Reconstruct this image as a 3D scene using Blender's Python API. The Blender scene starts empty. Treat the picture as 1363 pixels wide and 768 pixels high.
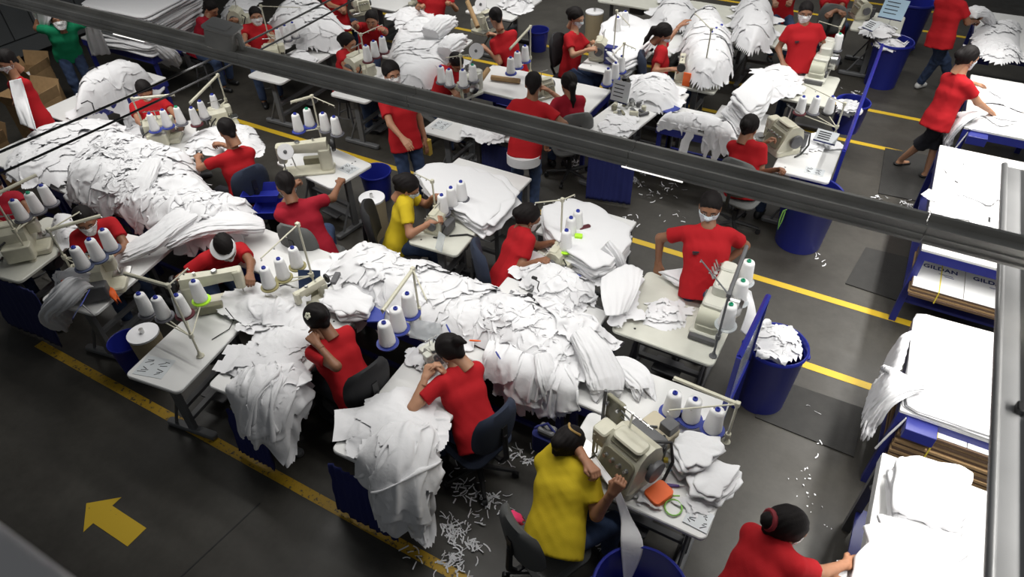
import bpy, bmesh, math, random
import numpy as np
from mathutils import Vector, Matrix
S = bpy.context.scene
C = S.collection
R_ = math.radians
# ------------------------------------------------------------------ camera, exposure, light
CAMH = 4.8
FPX, PX, PY = 909.0, 681.5, 384.0
d1 = np.array([-1442 - PX, -370 - PY, FPX]); d1 /= np.linalg.norm(d1)
d3 = np.array([705 - PX, 1412 - PY, FPX]); d3 -= d1 * (d1 @ d3); d3 /= np.linalg.norm(d3)
RM = np.array([-d1, np.cross(-d3, -d1), -d3])          # picture axes -> room axes
def P(u, v, z=0.0):
    """room point at height z seen at picture point u,v (1363x768)"""
    d = RM @ np.array([u - PX, v - PY, FPX]); t = (z - CAMH) / d[2]
    return Vector((d[0] * t, d[1] * t, z))
cam = bpy.data.cameras.new('camera'); cam.sensor_width = 36.0; cam.lens = FPX / 1363 * 36
cam.dof.use_dof = True; cam.dof.focus_distance = 5.8; cam.dof.aperture_fstop = 2.8; cam.clip_start = .05; cam.clip_end = 60
camo = bpy.data.objects.new('camera', cam); C.objects.link(camo)
rr, uu, bb = RM[:, 0], -RM[:, 1], -RM[:, 2]
camo.matrix_world = Matrix(((rr[0], uu[0], bb[0], 0), (rr[1], uu[1], bb[1], 0), (rr[2], uu[2], bb[2], CAMH), (0, 0, 0, 1)))
S.camera = camo
S.view_settings.view_transform = 'Standard'; S.view_settings.look = 'None'
S.view_settings.exposure = 0.22; S.view_settings.gamma = 1.0; S.view_settings.use_curve_mapping = False
W = bpy.data.worlds.new('world'); S.world = W; W.use_nodes = True
W.node_tree.nodes['Background'].inputs[0].default_value = (.93, .97, 1, 1)
W.node_tree.nodes['Background'].inputs[1].default_value = 0.075
def area(loc, sx, sy, power, col=(1, .98, .94), rz=0):
    l = bpy.data.lights.new('ceiling_light', 'AREA'); l.shape = 'RECTANGLE'; l.size = sx; l.size_y = sy
    l.energy = power; l.color = col; l.spread = R_(125)
    o = bpy.data.objects.new('ceiling_light', l); o.location = loc; o.rotation_euler = (0, 0, rz); C.objects.link(o)
# fluorescent rows of the hall (lengthwise over each sewing line, and one over the packing tables)
area((-2.7, 4.3, 3.9), 6.0, .25, 54)
area((-2.8, 2.93, 2.935), 6.0, .07, 25)
area((-8.0, 4.4, 3.9), 5.0, .25, 66)
area((-4.0, 9.0, 4.2), 9.0, .25, 132)
area((-4.0, 13.5, 4.2), 10., .25, 115)
area((1.3, 6.8, 3.25), .16, 7.0, 150)
area((1.3, 2.6, 3.25), .16, 2.4, 48)
# ------------------------------------------------------------------ materials
MATS = {}
def nt(name):
    m = bpy.data.materials.new(name); m.use_nodes = True
    t = m.node_tree; return m, t, t.nodes['Principled BSDF']
def mat(name, col, rough=.6, metal=0, spec=.5, var=0, scale=30, bump=0, bscale=200, trans=0, alpha=1):
    if name in MATS: return MATS[name]
    m, t, b = nt(name)
    b.inputs['Base Color'].default_value = (*col, 1); b.inputs['Roughness'].default_value = rough
    b.inputs['Metallic'].default_value = metal; b.inputs['Specular IOR Level'].default_value = spec
    b.inputs['Transmission Weight'].default_value = trans; b.inputs['Alpha'].default_value = alpha
    tc = t.nodes.new('ShaderNodeTexCoord')
    if var:
        n = t.nodes.new('ShaderNodeTexNoise'); n.inputs['Scale'].default_value = scale; n.inputs['Detail'].default_value = 5
        t.links.new(tc.outputs['Object'], n.inputs['Vector'])
        r = t.nodes.new('ShaderNodeValToRGB')
        r.color_ramp.elements[0].position = .3; r.color_ramp.elements[1].position = .7
        r.color_ramp.elements[0].color = (*[c * (1 - var) for c in col], 1)
        r.color_ramp.elements[1].color = (*[min(1, c * (1 + var * .6)) for c in col], 1)
        t.links.new(n.outputs['Fac'], r.inputs['Fac']); t.links.new(r.outputs['Color'], b.inputs['Base Color'])
    if bump:
        n = t.nodes.new('ShaderNodeTexNoise'); n.inputs['Scale'].default_value = bscale; n.inputs['Detail'].default_value = 3
        t.links.new(tc.outputs['Object'], n.inputs['Vector'])
        k = t.nodes.new('ShaderNodeBump'); k.inputs['Strength'].default_value = bump; k.inputs['Distance'].default_value = .01
        t.links.new(n.outputs['Fac'], k.inputs['Height']); t.links.new(k.outputs['Normal'], b.inputs['Normal'])
    MATS[name] = m; return m
def floor_mat():
    m, t, b = nt('sealed_concrete')
    tc = t.nodes.new('ShaderNodeTexCoord')
    def noise(sc, det=6, ro=.6):
        n = t.nodes.new('ShaderNodeTexNoise'); n.inputs['Scale'].default_value = sc; n.inputs['Detail'].default_value = det
        n.inputs['Roughness'].default_value = ro; t.links.new(tc.outputs['Object'], n.inputs['Vector']); return n
    def ramp(src, stops):
        r = t.nodes.new('ShaderNodeValToRGB'); e = r.color_ramp.elements
        e[0].position, e[0].color = stops[0][0], (*stops[0][1], 1); e[1].position, e[1].color = stops[-1][0], (*stops[-1][1], 1)
        for p, c in stops[1:-1]:
            x = e.new(p); x.color = (*c, 1)
        t.links.new(src, r.inputs['Fac']); return r
    r1 = ramp(noise(.9).outputs['Fac'], [(.28, (.030, .0265, .0215)), (.5, (.048, .044, .0365)), (.72, (.068, .063, .053))])
    r2 = ramp(noise(14, 8, .75).outputs['Fac'], [(.33, (.62, .61, .6)), (.6, (1, 1, 1))])
    mx = t.nodes.new('ShaderNodeMixRGB'); mx.blend_type = 'MULTIPLY'; mx.inputs[0].default_value = .55
    t.links.new(r1.outputs[0], mx.inputs[1]); t.links.new(r2.outputs[0], mx.inputs[2])
    t.links.new(mx.outputs[0], b.inputs['Base Color'])
    r3 = ramp(noise(3.).outputs['Fac'], [(.3, (.38,) * 3), (.7, (.6,) * 3)])
    t.links.new(r3.outputs[0], b.inputs['Roughness'])
    return m
def worn_mat(name, col, under, thr=.4, sc=24):
    m, t, b = nt(name); tc = t.nodes.new('ShaderNodeTexCoord')
    n = t.nodes.new('ShaderNodeTexNoise'); n.inputs['Scale'].default_value = sc; n.inputs['Detail'].default_value = 7; n.inputs['Roughness'].default_value = .7
    t.links.new(tc.outputs['Object'], n.inputs['Vector'])
    r = t.nodes.new('ShaderNodeValToRGB'); e = r.color_ramp.elements
    e[0].position, e[0].color = thr - .03, (*under, 1); e[1].position, e[1].color = thr + .03, (*col, 1)
    t.links.new(n.outputs['Fac'], r.inputs['Fac']); t.links.new(r.outputs[0], b.inputs['Base Color'])
    b.inputs['Roughness'].default_value = .5; return m
def cotton(name, col):
    m = mat(name, col, .95, spec=.1); t = m.node_tree; b = t.nodes['Principled BSDF']; tc = t.nodes.new('ShaderNodeTexCoord')
    n = t.nodes.new('ShaderNodeTexNoise'); n.inputs['Scale'].default_value = 16; n.inputs['Detail'].default_value = 3; n.inputs['Distortion'].default_value = .6
    t.links.new(tc.outputs['Object'], n.inputs['Vector']); k = t.nodes.new('ShaderNodeBump'); k.inputs['Strength'].default_value = .35; k.inputs['Distance'].default_value = .01
    t.links.new(n.outputs['Fac'], k.inputs['Height']); t.links.new(k.outputs['Normal'], b.inputs['Normal']); return m
WHITE = cotton('white_cotton', (.76, .76, .775))
WHITE2 = mat('white_jersey', (.80, .80, .82), .92, spec=.15, bump=.15, bscale=60)
LAM = mat('white_laminate', (.72, .72, .71), .32, var=.05, scale=3)
LAMC = mat('cream_laminate', (.62, .62, .55), .35, var=.07, scale=5)
CREAM = mat('cream_enamel', (.60, .58, .46), .33, var=.1, scale=12)
OLIVE = mat('olive_enamel', (.24, .23, .16), .38, var=.12, scale=18)
STEEL = mat('bright_steel', (.55, .55, .54), .28, metal=1)
IRON = mat('grey_iron', (.10, .10, .105), .45, var=.15, scale=15)
GREYP = mat('grey_painted_steel', (.13, .133, .138), .45, var=.1, scale=9)
BLACK = mat('black_plastic', (.012, .012, .013), .45)
RUBBER = mat('dark_rubber', (.026, .025, .023), .75, var=.2, scale=9, bump=.2, bscale=60)
BLUEP = mat('blue_painted_steel', (.022, .028, .19), .38, var=.08, scale=8)
BLUEB = mat('blue_bin_plastic', (.016, .024, .26), .36, spec=.5)
BLUET = mat('blue_tray', (.03, .05, .30), .5)
NAVY = mat('navy_cloth', (.010, .014, .075), .9, bump=.2, bscale=60)
THREAD = mat('white_thread', (.86, .86, .86), .8, bump=.25, bscale=260)
TIPB = mat('blue_tip', (.02, .04, .36), .5)
TIPG = mat('green_tip', (.01, .33, .17), .5)
LIME = mat('lime_plastic', (.45, .85, .03), .6)
ORANGE = mat('orange_plastic', (.95, .15, .02), .55)
MAROON = mat('maroon_felt', (.10, .018, .025), .8)
GREYT = mat('grey_tray', (.12, .12, .14), .6)
OLIVET = mat('olive_tray', (.30, .27, .12), .6)
CARD = mat('brown_card', (.36, .23, .11), .85, var=.12, scale=20)
CARDSH = mat('shaded_card', (.13, .08, .05), .9, var=.1, scale=60)  # darker card, with the shade of gaps put into its colour
BOXW = mat('white_carton', (.74, .74, .74), .6)
YSTRAP = mat('yellow_strap', (.70, .55, .06), .5)
PRINTB = mat('navy_print', (.02, .035, .16), .7)
INK = mat('black_ink', (.02, .02, .025), .8)
PAPER = mat('sheet_paper', (.60, .63, .65), .35)
CLEAR = mat('clear_acrylic', (.75, .80, .83), .12, alpha=.42)
SKIN = [mat('skin_a', (.36, .17, .095), .55, var=.06, scale=20), mat('skin_b', (.25, .115, .062), .55, var=.06, scale=20), mat('skin_c', (.45, .235, .14), .55, var=.06, scale=20)]
HAIR = mat('black_hair', (.007, .005, .005), .72, spec=.25, bump=.15, bscale=120)
EYEW = mat('eye_white', (.75, .73, .7), .3)
DARK = mat('dark_iris', (.015, .01, .008), .3)
LIP = mat('lip', (.30, .09, .07), .5)
MASK = mat('mask_cloth', (.66, .74, .80), .85)
MASKW = mat('white_mask_cloth', (.82, .82, .82), .85)
RED = mat('red_jersey', (.40, .011, .016), .85, spec=.2, bump=.12, bscale=120)
CRIM = mat('crimson_jersey', (.33, .012, .026), .85, spec=.2, bump=.12, bscale=120)
YEL = mat('yellow_jersey', (.58, .43, .02), .85, spec=.2, bump=.12, bscale=120)
GRN = mat('green_jersey', (.01, .22, .10), .85, spec=.2, bump=.12, bscale=120)
DENIM = mat('blue_denim', (.035, .06, .13), .9, var=.25, scale=16)
DARKT = mat('black_trousers', (.012, .012, .018), .9, var=.2, scale=20)
SHOEW = mat('white_shoe', (.6, .6, .58), .6)
CHG = mat('grey_upholstery', (.115, .118, .115), .9, bump=.2, bscale=200)
CHN = mat('navy_upholstery', (.018, .026, .05), .9, bump=.2, bscale=200)
CHB = mat('black_upholstery', (.012, .012, .014), .8, bump=.2, bscale=200)
YLINE = worn_mat('yellow_floor_paint', (.62, .41, .02), (.09, .075, .04), .33)
YLINE2 = worn_mat('worn_yellow_floor_paint', (.50, .30, .015), (.05, .045, .035), .42)
GRATE = mat('channel_steel', (.62, .60, .56), .5, metal=.15, var=.2, scale=4)
GALV = mat('galvanised_steel', (.55, .55, .55), .36, metal=.6, var=.12, scale=3)
PINK = mat('pink_cloth', (.85, .04, .16), .8)
PURPLE = mat('purple_plastic', (.09, .04, .25), .4)
GOLD = mat('gold_clip', (.55, .36, .12), .35, metal=.6)
GREEN = mat('green_tape', (.25, .55, .10), .6)
# ------------------------------------------------------------------ mesh helpers
class MB:
    def __init__(s): s.v = []; s.f = []; s.mi = []; s.n = 0; s.m = None; s.cur = 0
    def add(s, v, f):
        v = np.asarray(v, float).reshape(-1, 3)
        if s.m is not None:
            A = np.array(s.m); v = v @ A[:3, :3].T + A[:3, 3]
        s.v.append(v); s.f += [[i + s.n for i in q] for q in f]; s.mi += [s.cur] * len(f); s.n += len(v); return s
    def box(s, c, d, rz=0):
        x, y, z = [k / 2 for k in d]
        v = np.array([(a * x, b * y, e * z) for e in (-1, 1) for a, b in ((-1, -1), (1, -1), (1, 1), (-1, 1))])
        if rz: v[:, :2] = v[:, :2] @ np.array([[math.cos(rz), math.sin(rz)], [-math.sin(rz), math.cos(rz)]])
        return s.add(v + np.array(c), [(3, 2, 1, 0), (4, 5, 6, 7), (0, 1, 5, 4), (1, 2, 6, 5), (2, 3, 7, 6), (3, 0, 4, 7)])
    def slab(s, c, d, r=.02, ch=.004, seg=4):
        """rounded-corner slab with chamfered rims; c = centre"""
        w, dd, h = d; r = min(r, w / 2 - 1e-4, dd / 2 - 1e-4); ch = min(ch, h / 2 - 1e-5, r)
        def ring(off, z):
            o = []
            for cx, cy, a0 in ((1, 1, 0), (-1, 1, 90), (-1, -1, 180), (1, -1, 270)):
                for k in range(seg + 1):
                    a = R_(a0 + 90 * k / seg); q = max(r - off, 1e-4)
                    o.append((cx * (w / 2 - r) + q * math.cos(a), cy * (dd / 2 - r) + q * math.sin(a), z))
            return o
        n = 4 * (seg + 1)
        v = ring(ch, -h / 2) + ring(0, -h / 2 + ch) + ring(0, h / 2 - ch) + ring(ch, h / 2)
        f = [tuple(range(n - 1, -1, -1)), tuple(range(3 * n, 4 * n))]
        for k in range(3):
            for i in range(n):
                j = (i + 1) % n; f.append((k * n + i, k * n + j, (k + 1) * n + j, (k + 1) * n + i))
        return s.add(np.array(v) + np.array(c), f)
    def tube(s, pts, r, n=8, cap=True):
        pts = [np.array(p, float) for p in pts]; m = len(pts)
        rs = r if isinstance(r, (list, tuple)) else [r] * m
        v = []; prev = None
        for i, p in enumerate(pts):
            t = pts[min(i + 1, m - 1)] - pts[max(i - 1, 0)]; t = t / (np.linalg.norm(t) + 1e-9)
            if prev is None:
                a = np.cross(t, (0, 0, 1.)) if abs(t[2]) < .9 else np.cross(t, (1., 0, 0))
            else: a = prev - t * (prev @ t)
            a /= np.linalg.norm(a) + 1e-9; prev = a; b = np.cross(t, a)
            for k in range(n):
                w = 2 * math.pi * k / n; v.append(p + rs[i] * (a * math.cos(w) + b * math.sin(w)))
        f = [(i * n + k, i * n + (k + 1) % n, (i + 1) * n + (k + 1) % n, (i + 1) * n + k) for i in range(m - 1) for k in range(n)]
        if cap: f += [tuple(range(n - 1, -1, -1)), tuple(range((m - 1) * n, m * n))]
        return s.add(v, f)
    def lathe(s, prof, n=20, c=(0, 0, 0)):
        v = [(r * math.cos(2 * math.pi * k / n), r * math.sin(2 * math.pi * k / n), z) for r, z in prof for k in range(n)]
        f = [(i * n + k, i * n + (k + 1) % n, (i + 1) * n + (k + 1) % n, (i + 1) * n + k) for i in range(len(prof) - 1) for k in range(n)]
        f += [tuple(range(n - 1, -1, -1)), tuple(range((len(prof) - 1) * n, len(prof) * n))]
        return s.add(np.array(v) + np.array(c), f)
    def prism(s, poly, z0, z1):
        n = len(poly); v = [(x, y, z0) for x, y in poly] + [(x, y, z1) for x, y in poly]
        a = sum(poly[i][0] * poly[(i + 1) % n][1] - poly[(i + 1) % n][0] * poly[i][1] for i in range(n))
        f = [tuple(range(n - 1, -1, -1)), tuple(range(n, 2 * n))] + [(i, (i + 1) % n, n + (i + 1) % n, n + i) for i in range(n)]
        if a < 0: f = [q[::-1] for q in f]
        return s.add(v, f)
    def raw(s, V, F):
        return s.add(V, [tuple(q) for q in F])
    def mesh(s, name, mats, smooth=True, ang=40):
        me = bpy.data.meshes.new(name)
        V = np.concatenate(s.v) if s.v else np.zeros((0, 3))
        me.from_pydata(V.tolist(), [], s.f)
        mats = mats if isinstance(mats, (list, tuple)) else [mats]
        for m in mats: me.materials.append(m)
        if len(mats) > 1: me.polygons.foreach_set('material_index', s.mi)
        if smooth:
            me.polygons.foreach_set('use_smooth', [True] * len(me.polygons))
            if ang: me.set_sharp_from_angle(angle=R_(ang))
        me.update(); return me
def fastmesh(name, V, F, mats, mi=None, ang=None):
    me = bpy.data.meshes.new(name); V = np.asarray(V, np.float32); F = np.asarray(F, np.int32)
    me.vertices.add(len(V)); me.vertices.foreach_set('co', V.ravel())
    me.loops.add(F.size); me.loops.foreach_set('vertex_index', F.ravel())
    me.polygons.add(len(F)); me.polygons.foreach_set('loop_start', np.arange(0, F.size, 4, dtype=np.int32))
    me.polygons.foreach_set('use_smooth', np.ones(len(F), bool))
    for m in (mats if isinstance(mats, (list, tuple)) else [mats]): me.materials.append(m)
    if mi is not None: me.polygons.foreach_set('material_index', np.asarray(mi, np.int32))
    me.update(calc_edges=True); me.validate()
    if ang: me.set_sharp_from_angle(angle=R_(ang))
    return me
def link(name, me, parent=None):
    o = bpy.data.objects.new(name, me); C.objects.link(o)
    if parent is not None: o.parent = parent
    return o
def obj(name, mb, m, parent=None, ang=40):
    return link(name, mb.mesh(name, m, True, ang), parent)
def tag(o, label=None, cat=None, group=None, kind=None):
    if label: o['label'] = label
    if cat: o['category'] = cat
    if group: o['group'] = group
    if kind: o['kind'] = kind
    return o
def thing(name, label, cat, loc=(0, 0, 0), rz=0, group=None):
    o = bpy.data.objects.new(name, None); o.empty_display_size = .1; C.objects.link(o)
    o.location = loc; o.rotation_euler = (0, 0, rz); return tag(o, label, cat, group)
def dup(root, loc, rz, label=None, group=None):
    r = root.copy(); C.objects.link(r); r.location = loc; r.rotation_euler = (0, 0, rz)
    tag(r, label, None, group)
    for ch in list(root.children):
        c = ch.copy(); C.objects.link(c); c.parent = r
        for g in list(ch.children):
            d = g.copy(); C.objects.link(d); d.parent = c
    return r
def struct(name, mb, m, ang=40):
    return tag(obj(name, mb, m, None, ang), kind='structure')
# value noise
def vn(x, y, seed=0):
    xi = np.floor(x).astype(np.int64); yi = np.floor(y).astype(np.int64); xf = x - xi; yf = y - yi
    def h(a, b):
        n = (a * 374761393 + b * 668265263 + seed * 974634777) & 0x7fffffff
        n = ((n ^ (n >> 13)) * 1274126177) & 0x7fffffff
        return ((n ^ (n >> 16)) & 0xffff) / 65535.0
    u = xf * xf * (3 - 2 * xf); w = yf * yf * (3 - 2 * yf)
    return (h(xi, yi) * (1 - u) + h(xi + 1, yi) * u) * (1 - w) + (h(xi, yi + 1) * (1 - u) + h(xi + 1, yi + 1) * u) * w
def fbm(x, y, seed=0, o=3):
    t = 0; a = .5
    for k in range(o): t = t + a * vn(x * 2 ** k, y * 2 ** k, seed + k * 17); a *= .5
    return t / (1 - .5 ** o)
# ------------------------------------------------------------------ soft surfaces from distance fields (bodies, heads, hands)
class Field:
    def __init__(s, lo, hi, h):
        s.lo = np.array(lo, float); s.h = h
        s.n = np.maximum(np.ceil((np.array(hi) - s.lo) / h).astype(int) + 1, 4); s.F = np.full(s.n, .2)
    def _sub(s, lo, hi):
        a = np.clip(np.floor((np.array(lo) - s.lo) / s.h).astype(int), 0, s.n - 1); b = np.clip(np.ceil((np.array(hi) - s.lo) / s.h).astype(int) + 1, 1, s.n)
        b = np.maximum(b, a + 1)
        g = np.ogrid[a[0]:b[0], a[1]:b[1], a[2]:b[2]]
        p = [g[i] * s.h + s.lo[i] for i in range(3)]
        return (slice(a[0], b[0]), slice(a[1], b[1]), slice(a[2], b[2])), p
    def _join(s, sl, D, k):
        A = s.F[sl]
        if k <= 0: s.F[sl] = np.minimum(A, D); return
        hh = np.clip(.5 + .5 * (A - D) / k, 0, 1); s.F[sl] = A * (1 - hh) + D * hh - k * hh * (1 - hh)
    def rc(s, a, b, ra, rb, k=.03, cap=None):
        a = np.array(a, float); b = np.array(b, float); m = max(ra, rb) + k + s.h * 2
        sl, p = s._sub(np.minimum(a, b) - m, np.maximum(a, b) + m)
        d = b - a; L = d @ d + 1e-12
        t = np.clip(((p[0] - a[0]) * d[0] + (p[1] - a[1]) * d[1] + (p[2] - a[2]) * d[2]) / L, 0, 1)
        D = np.sqrt((p[0] - a[0] - t * d[0]) ** 2 + (p[1] - a[1] - t * d[1]) ** 2 + (p[2] - a[2] - t * d[2]) ** 2) - (ra + (rb - ra) * t)
        if cap is not None:
            q, n = cap; D = np.maximum(D, (p[0] - q[0]) * n[0] + (p[1] - q[1]) * n[1] + (p[2] - q[2]) * n[2])
        s._join(sl, D, k); return s
    def ell(s, c, r, k=.02, sub=False):
        c = np.array(c, float); r = np.array(r, float)
        sl, p = s._sub(c - r - k - s.h * 2, c + r + k + s.h * 2)
        q = np.sqrt(((p[0] - c[0]) / r[0]) ** 2 + ((p[1] - c[1]) / r[1]) ** 2 + ((p[2] - c[2]) / r[2]) ** 2)
        D = (q - 1) * r.min()
        if sub: s.F[sl] = np.maximum(s.F[sl], -D)
        else: s._join(sl, D, k)
        return s
    def grid(s):
        g = np.ogrid[0:s.n[0], 0:s.n[1], 0:s.n[2]]; return [g[i] * s.h + s.lo[i] for i in range(3)]
    def cut(s, q, n):
        """keep the side against n"""
        p = s.grid(); s.F = np.maximum(s.F, (p[0] - q[0]) * n[0] + (p[1] - q[1]) * n[1] + (p[2] - q[2]) * n[2]); return s
    def surf(s):
        F = s.F.copy(); F[0] = F[-1] = .2; F[:, 0] = F[:, -1] = .2; F[:, :, 0] = F[:, :, -1] = .2
        I = F < 0; nx, ny, nz = F.shape
        acc = np.zeros((nx - 1, ny - 1, nz - 1, 3)); cnt = np.zeros((nx - 1, ny - 1, nz - 1))
        cr = []
        for ax in range(3):
            sl0 = [slice(None)] * 3; sl1 = [slice(None)] * 3; sl0[ax] = slice(0, -1); sl1[ax] = slice(1, None)
            A, B = F[tuple(sl0)], F[tuple(sl1)]; X = I[tuple(sl0)] != I[tuple(sl1)]
            idx = np.argwhere(X); a = A[X]; b = B[X]; t = a / (a - b); cr.append((idx, I[tuple(sl0)][X]))
            pos = idx.astype(float); pos[:, ax] += t
            o = [k for k in range(3) if k != ax]
            for da in (0, -1):
                for db in (0, -1):
                    q = idx.copy(); q[:, o[0]] += da; q[:, o[1]] += db
                    ok = (q >= 0).all(1) & (q[:, 0] < nx - 1) & (q[:, 1] < ny - 1) & (q[:, 2] < nz - 1); qq = q[ok]
                    np.add.at(acc, (qq[:, 0], qq[:, 1], qq[:, 2]), pos[ok]); np.add.at(cnt, (qq[:, 0], qq[:, 1], qq[:, 2]), 1)
        M = cnt > 0; num = np.full(M.shape, -1); num[M] = np.arange(M.sum())
        V = acc[M] / cnt[M][:, None] * s.h + s.lo; Q = []
        for ax in range(3):
            idx, ins = cr[ax]; o = [(1, 2), (2, 0), (0, 1)][ax]; c = []
            for da, db in ((0, 0), (-1, 0), (-1, -1), (0, -1)):
                q = idx.copy(); q[:, o[0]] += da; q[:, o[1]] += db; c.append(num[q[:, 0], q[:, 1], q[:, 2]])
            c = np.stack(c, 1); c[~ins] = c[~ins][:, ::-1]; Q.append(c)
        return V, np.concatenate(Q)
def smooth(V, Q, it=1, w=.5):
    for _ in range(it):
        a = np.zeros_like(V); n = np.zeros(len(V))
        for i, j in ((0, 1), (1, 2), (2, 3), (3, 0)):
            np.add.at(a, Q[:, i], V[Q[:, j]]); np.add.at(n, Q[:, i], 1); np.add.at(a, Q[:, j], V[Q[:, i]]); np.add.at(n, Q[:, j], 1)
        V = V * (1 - w) + w * a / np.maximum(n, 1)[:, None]
    return V
nrm = lambda v: np.array(v, float) / (np.linalg.norm(v) + 1e-9)
# canonical head: centre at origin, looks along +Y
def head_field(h, inf=0., ears=True):
    f = Field((-.11, -.13, -.17), (.11, .13, .14), h)
    f.ell((0, -.012, .032), (.076 + inf, .094 + inf, .084 + inf), .02)
    f.ell((0, .026, -.034), (.060 + inf, .064 + inf, .076 + inf), .035)
    f.rc((-.012, .062, -.088), (.012, .062, -.088), .019 + inf, .019 + inf, .03)
    f.rc((-.034, .071, .026), (.034, .071, .026), .016 + inf, .016 + inf, .02)
    f.rc((0, .088, .014), (0, .103, -.020), .008 + inf, .012 + inf, .014)
    f.rc((-.011, .092, -.024), (.011, .092, -.024), .008 + inf, .008 + inf, .01)
    if ears:
        for s in (-1, 1):
            f.rc((s * .074, -.012, .012), (s * .075, -.004, -.028), .013, .010, .012)
            f.ell((s * .031, .094, .006), (.015, .012, .010), 0, True)
            f.rc((s * .031, .070, .006), (s * .031, .071, .006), .0135, .0135, .004)
        f.rc((-.017, .083, -.056), (.017, .083, -.056), .0085, .0085, .008)
        f.rc((0, -.022, -.05), (0, -.035, -.165), .052, .054, .03)
    return f
def build_head(h):
    V, Q = head_field(h).surf(); V = smooth(V, Q, 1, .4); mi = np.zeros(len(Q), int)
    c = V[Q].mean(1)
    mi[(np.abs(c[:, 0]) < .024) & (np.abs(c[:, 2] + .056) < .009) & (c[:, 1] > .083)] = 3
    for s in (-1, 1):
        r2 = (c[:, 0] - s * .031) ** 2 + (c[:, 2] - .006) ** 2; fr = c[:, 1] > .06
        mi[(((c[:, 0] - s * .031) / .013) ** 2 + ((c[:, 2] - .006) / .008) ** 2 < 1) & fr] = 1
        mi[(r2 < .006 ** 2) & fr] = 2
        mi[(np.abs(c[:, 0] - s * .032) < .019) & (np.abs(c[:, 2] - .031 + 2.5 * (np.abs(c[:, 0]) - .032) ** 2 * 8) < .0045) & (c[:, 1] > .05)] = 2
    return V, Q, mi
HEADS = {1: build_head(.0052), 0: build_head(.008)}
def build_hair(kind):
    f = Field((-.13, -.24, -.34), (.13, .13, .17), .007)
    th = .012 if kind == 'short' else .020
    f.ell((0, -.014 - th * .6, .038), (.076 + th * .75, .094 + th * .9, .084 + th * .9), .01)
    if kind == 'short': f.rc((0, -.06, -.02), (0, -.075, -.055), .04, .032, .03); f.cut((0, .0, -.014), nrm((0, .74, -.67)))
    else:
        f.rc((0, -.07, -.01), (0, -.085, -.045), .045, .03, .03)
        f.cut((0, .0, -.018), nrm((0, .80, -.62)))
    if kind == 'bun': f.ell((0, -.128, .025), (.045, .04, .045), .02)
    if kind == 'topbun': f.ell((0, -.095, .085), (.048, .045, .045), .02)
    if kind == 'ponytail':
        f.rc((0, -.10, .02), (0, -.145, -.02), .026, .034, .02); f.rc((0, -.145, -.02), (0, -.13, -.16), .034, .026, .03); f.rc((0, -.13, -.16), (0, -.115, -.24), .026, .01, .03)
    if kind == 'tuft':
        f.rc((0, -.095, .03), (.01, -.15, .045), .028, .034, .02); f.rc((.01, -.15, .045), (.03, -.175, .0), .03, .012, .02)
    p = f.grid(); f.F = f.F + .0022 * np.sin(p[0] * 190 + 9 * p[1] * 10) * np.cos(p[2] * 40)
    V, Q = f.surf(); V = smooth(V, Q, 1, .35)
    return fastmesh('hair', V, Q, HAIR)
HAIRS = {k: build_hair(k) for k in ('short', 'bun', 'topbun', 'ponytail', 'tuft')}
def build_mask(m):
    f = head_field(.005, .009, False); g = head_field(.005, .0045, False)
    f.F = np.maximum(f.F, -g.F); f.cut((0, .028, 0), (0, -1, 0)); f.cut((0, 0, -.020), nrm((0, -.25, 1))); f.cut((0, 0, -.102), (0, 0, -1))
    V, Q = f.surf(); b = MB(); b.raw(V, Q)
    for s in (-1, 1):
        for z in (-.034, -.075): b.tube([(s * .062, .032, z), (s * .075, .010, z * .5 - .008), (s * .079, -.018, -.004)], .0022, 4)
    return b.mesh('face_mask', m, True, None)
MASKS = {'b': build_mask(MASK), 'w': build_mask(MASKW)}
# canonical right hand: wrist at origin, fingers +X, back +Z, thumb +Y
def build_hand(curl):
    f = Field((-.07, -.06, -.10), (.205, .095, .05), .0045)
    f.rc((-.06, .008, 0), (.0, .009, 0), .021, .021, .01); f.rc((-.06, -.008, 0), (.0, -.009, 0), .021, .021, .01)
    for y, ln in ((.031, .070), (.011, .080), (-.010, .074), (-.029, .058)):
        f.rc((.0, y * .5, 0), (.085, y, 0), .0165, .0125, .014)
        p = np.array((.085, y, 0.)); a = 0
        for k, (q, r0, r1) in enumerate(((.42, .0105, .0095), (.32, .0095, .0088), (.26, .0088, .0075))):
            a += R_(curl[k]); d = np.array((math.cos(a), y * 1.2, -math.sin(a))); e = p + d * ln * q * 1.15
            f.rc(p, e, r0, r1, .003); p = e
    f.rc((.012, .018, -.006), (.050, .048, -.016), .017, .0135, .012)
    e = np.array((.080, .058 - curl[0] * .0004, -.026)); f.rc((.050, .048, -.016), e, .0125, .0105, .004)
    f.rc(e, e + np.array((.024, -.004 - curl[1] * .0003, -.010)), .0105, .0085, .004)
    V, Q = f.surf(); return smooth(V, Q, 1, .3), Q
HANDS = {'flat': build_hand((14, 14, 10)), 'grip': build_hand((48, 62, 40)), 'pinch': build_hand((55, 35, 18))}
PROTO = {}
def frame3(x, zhint):
    x = nrm(x); z = np.array(zhint, float); z = nrm(z - x * (z @ x)); return np.stack([x, np.cross(z, x), z], 1)
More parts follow.
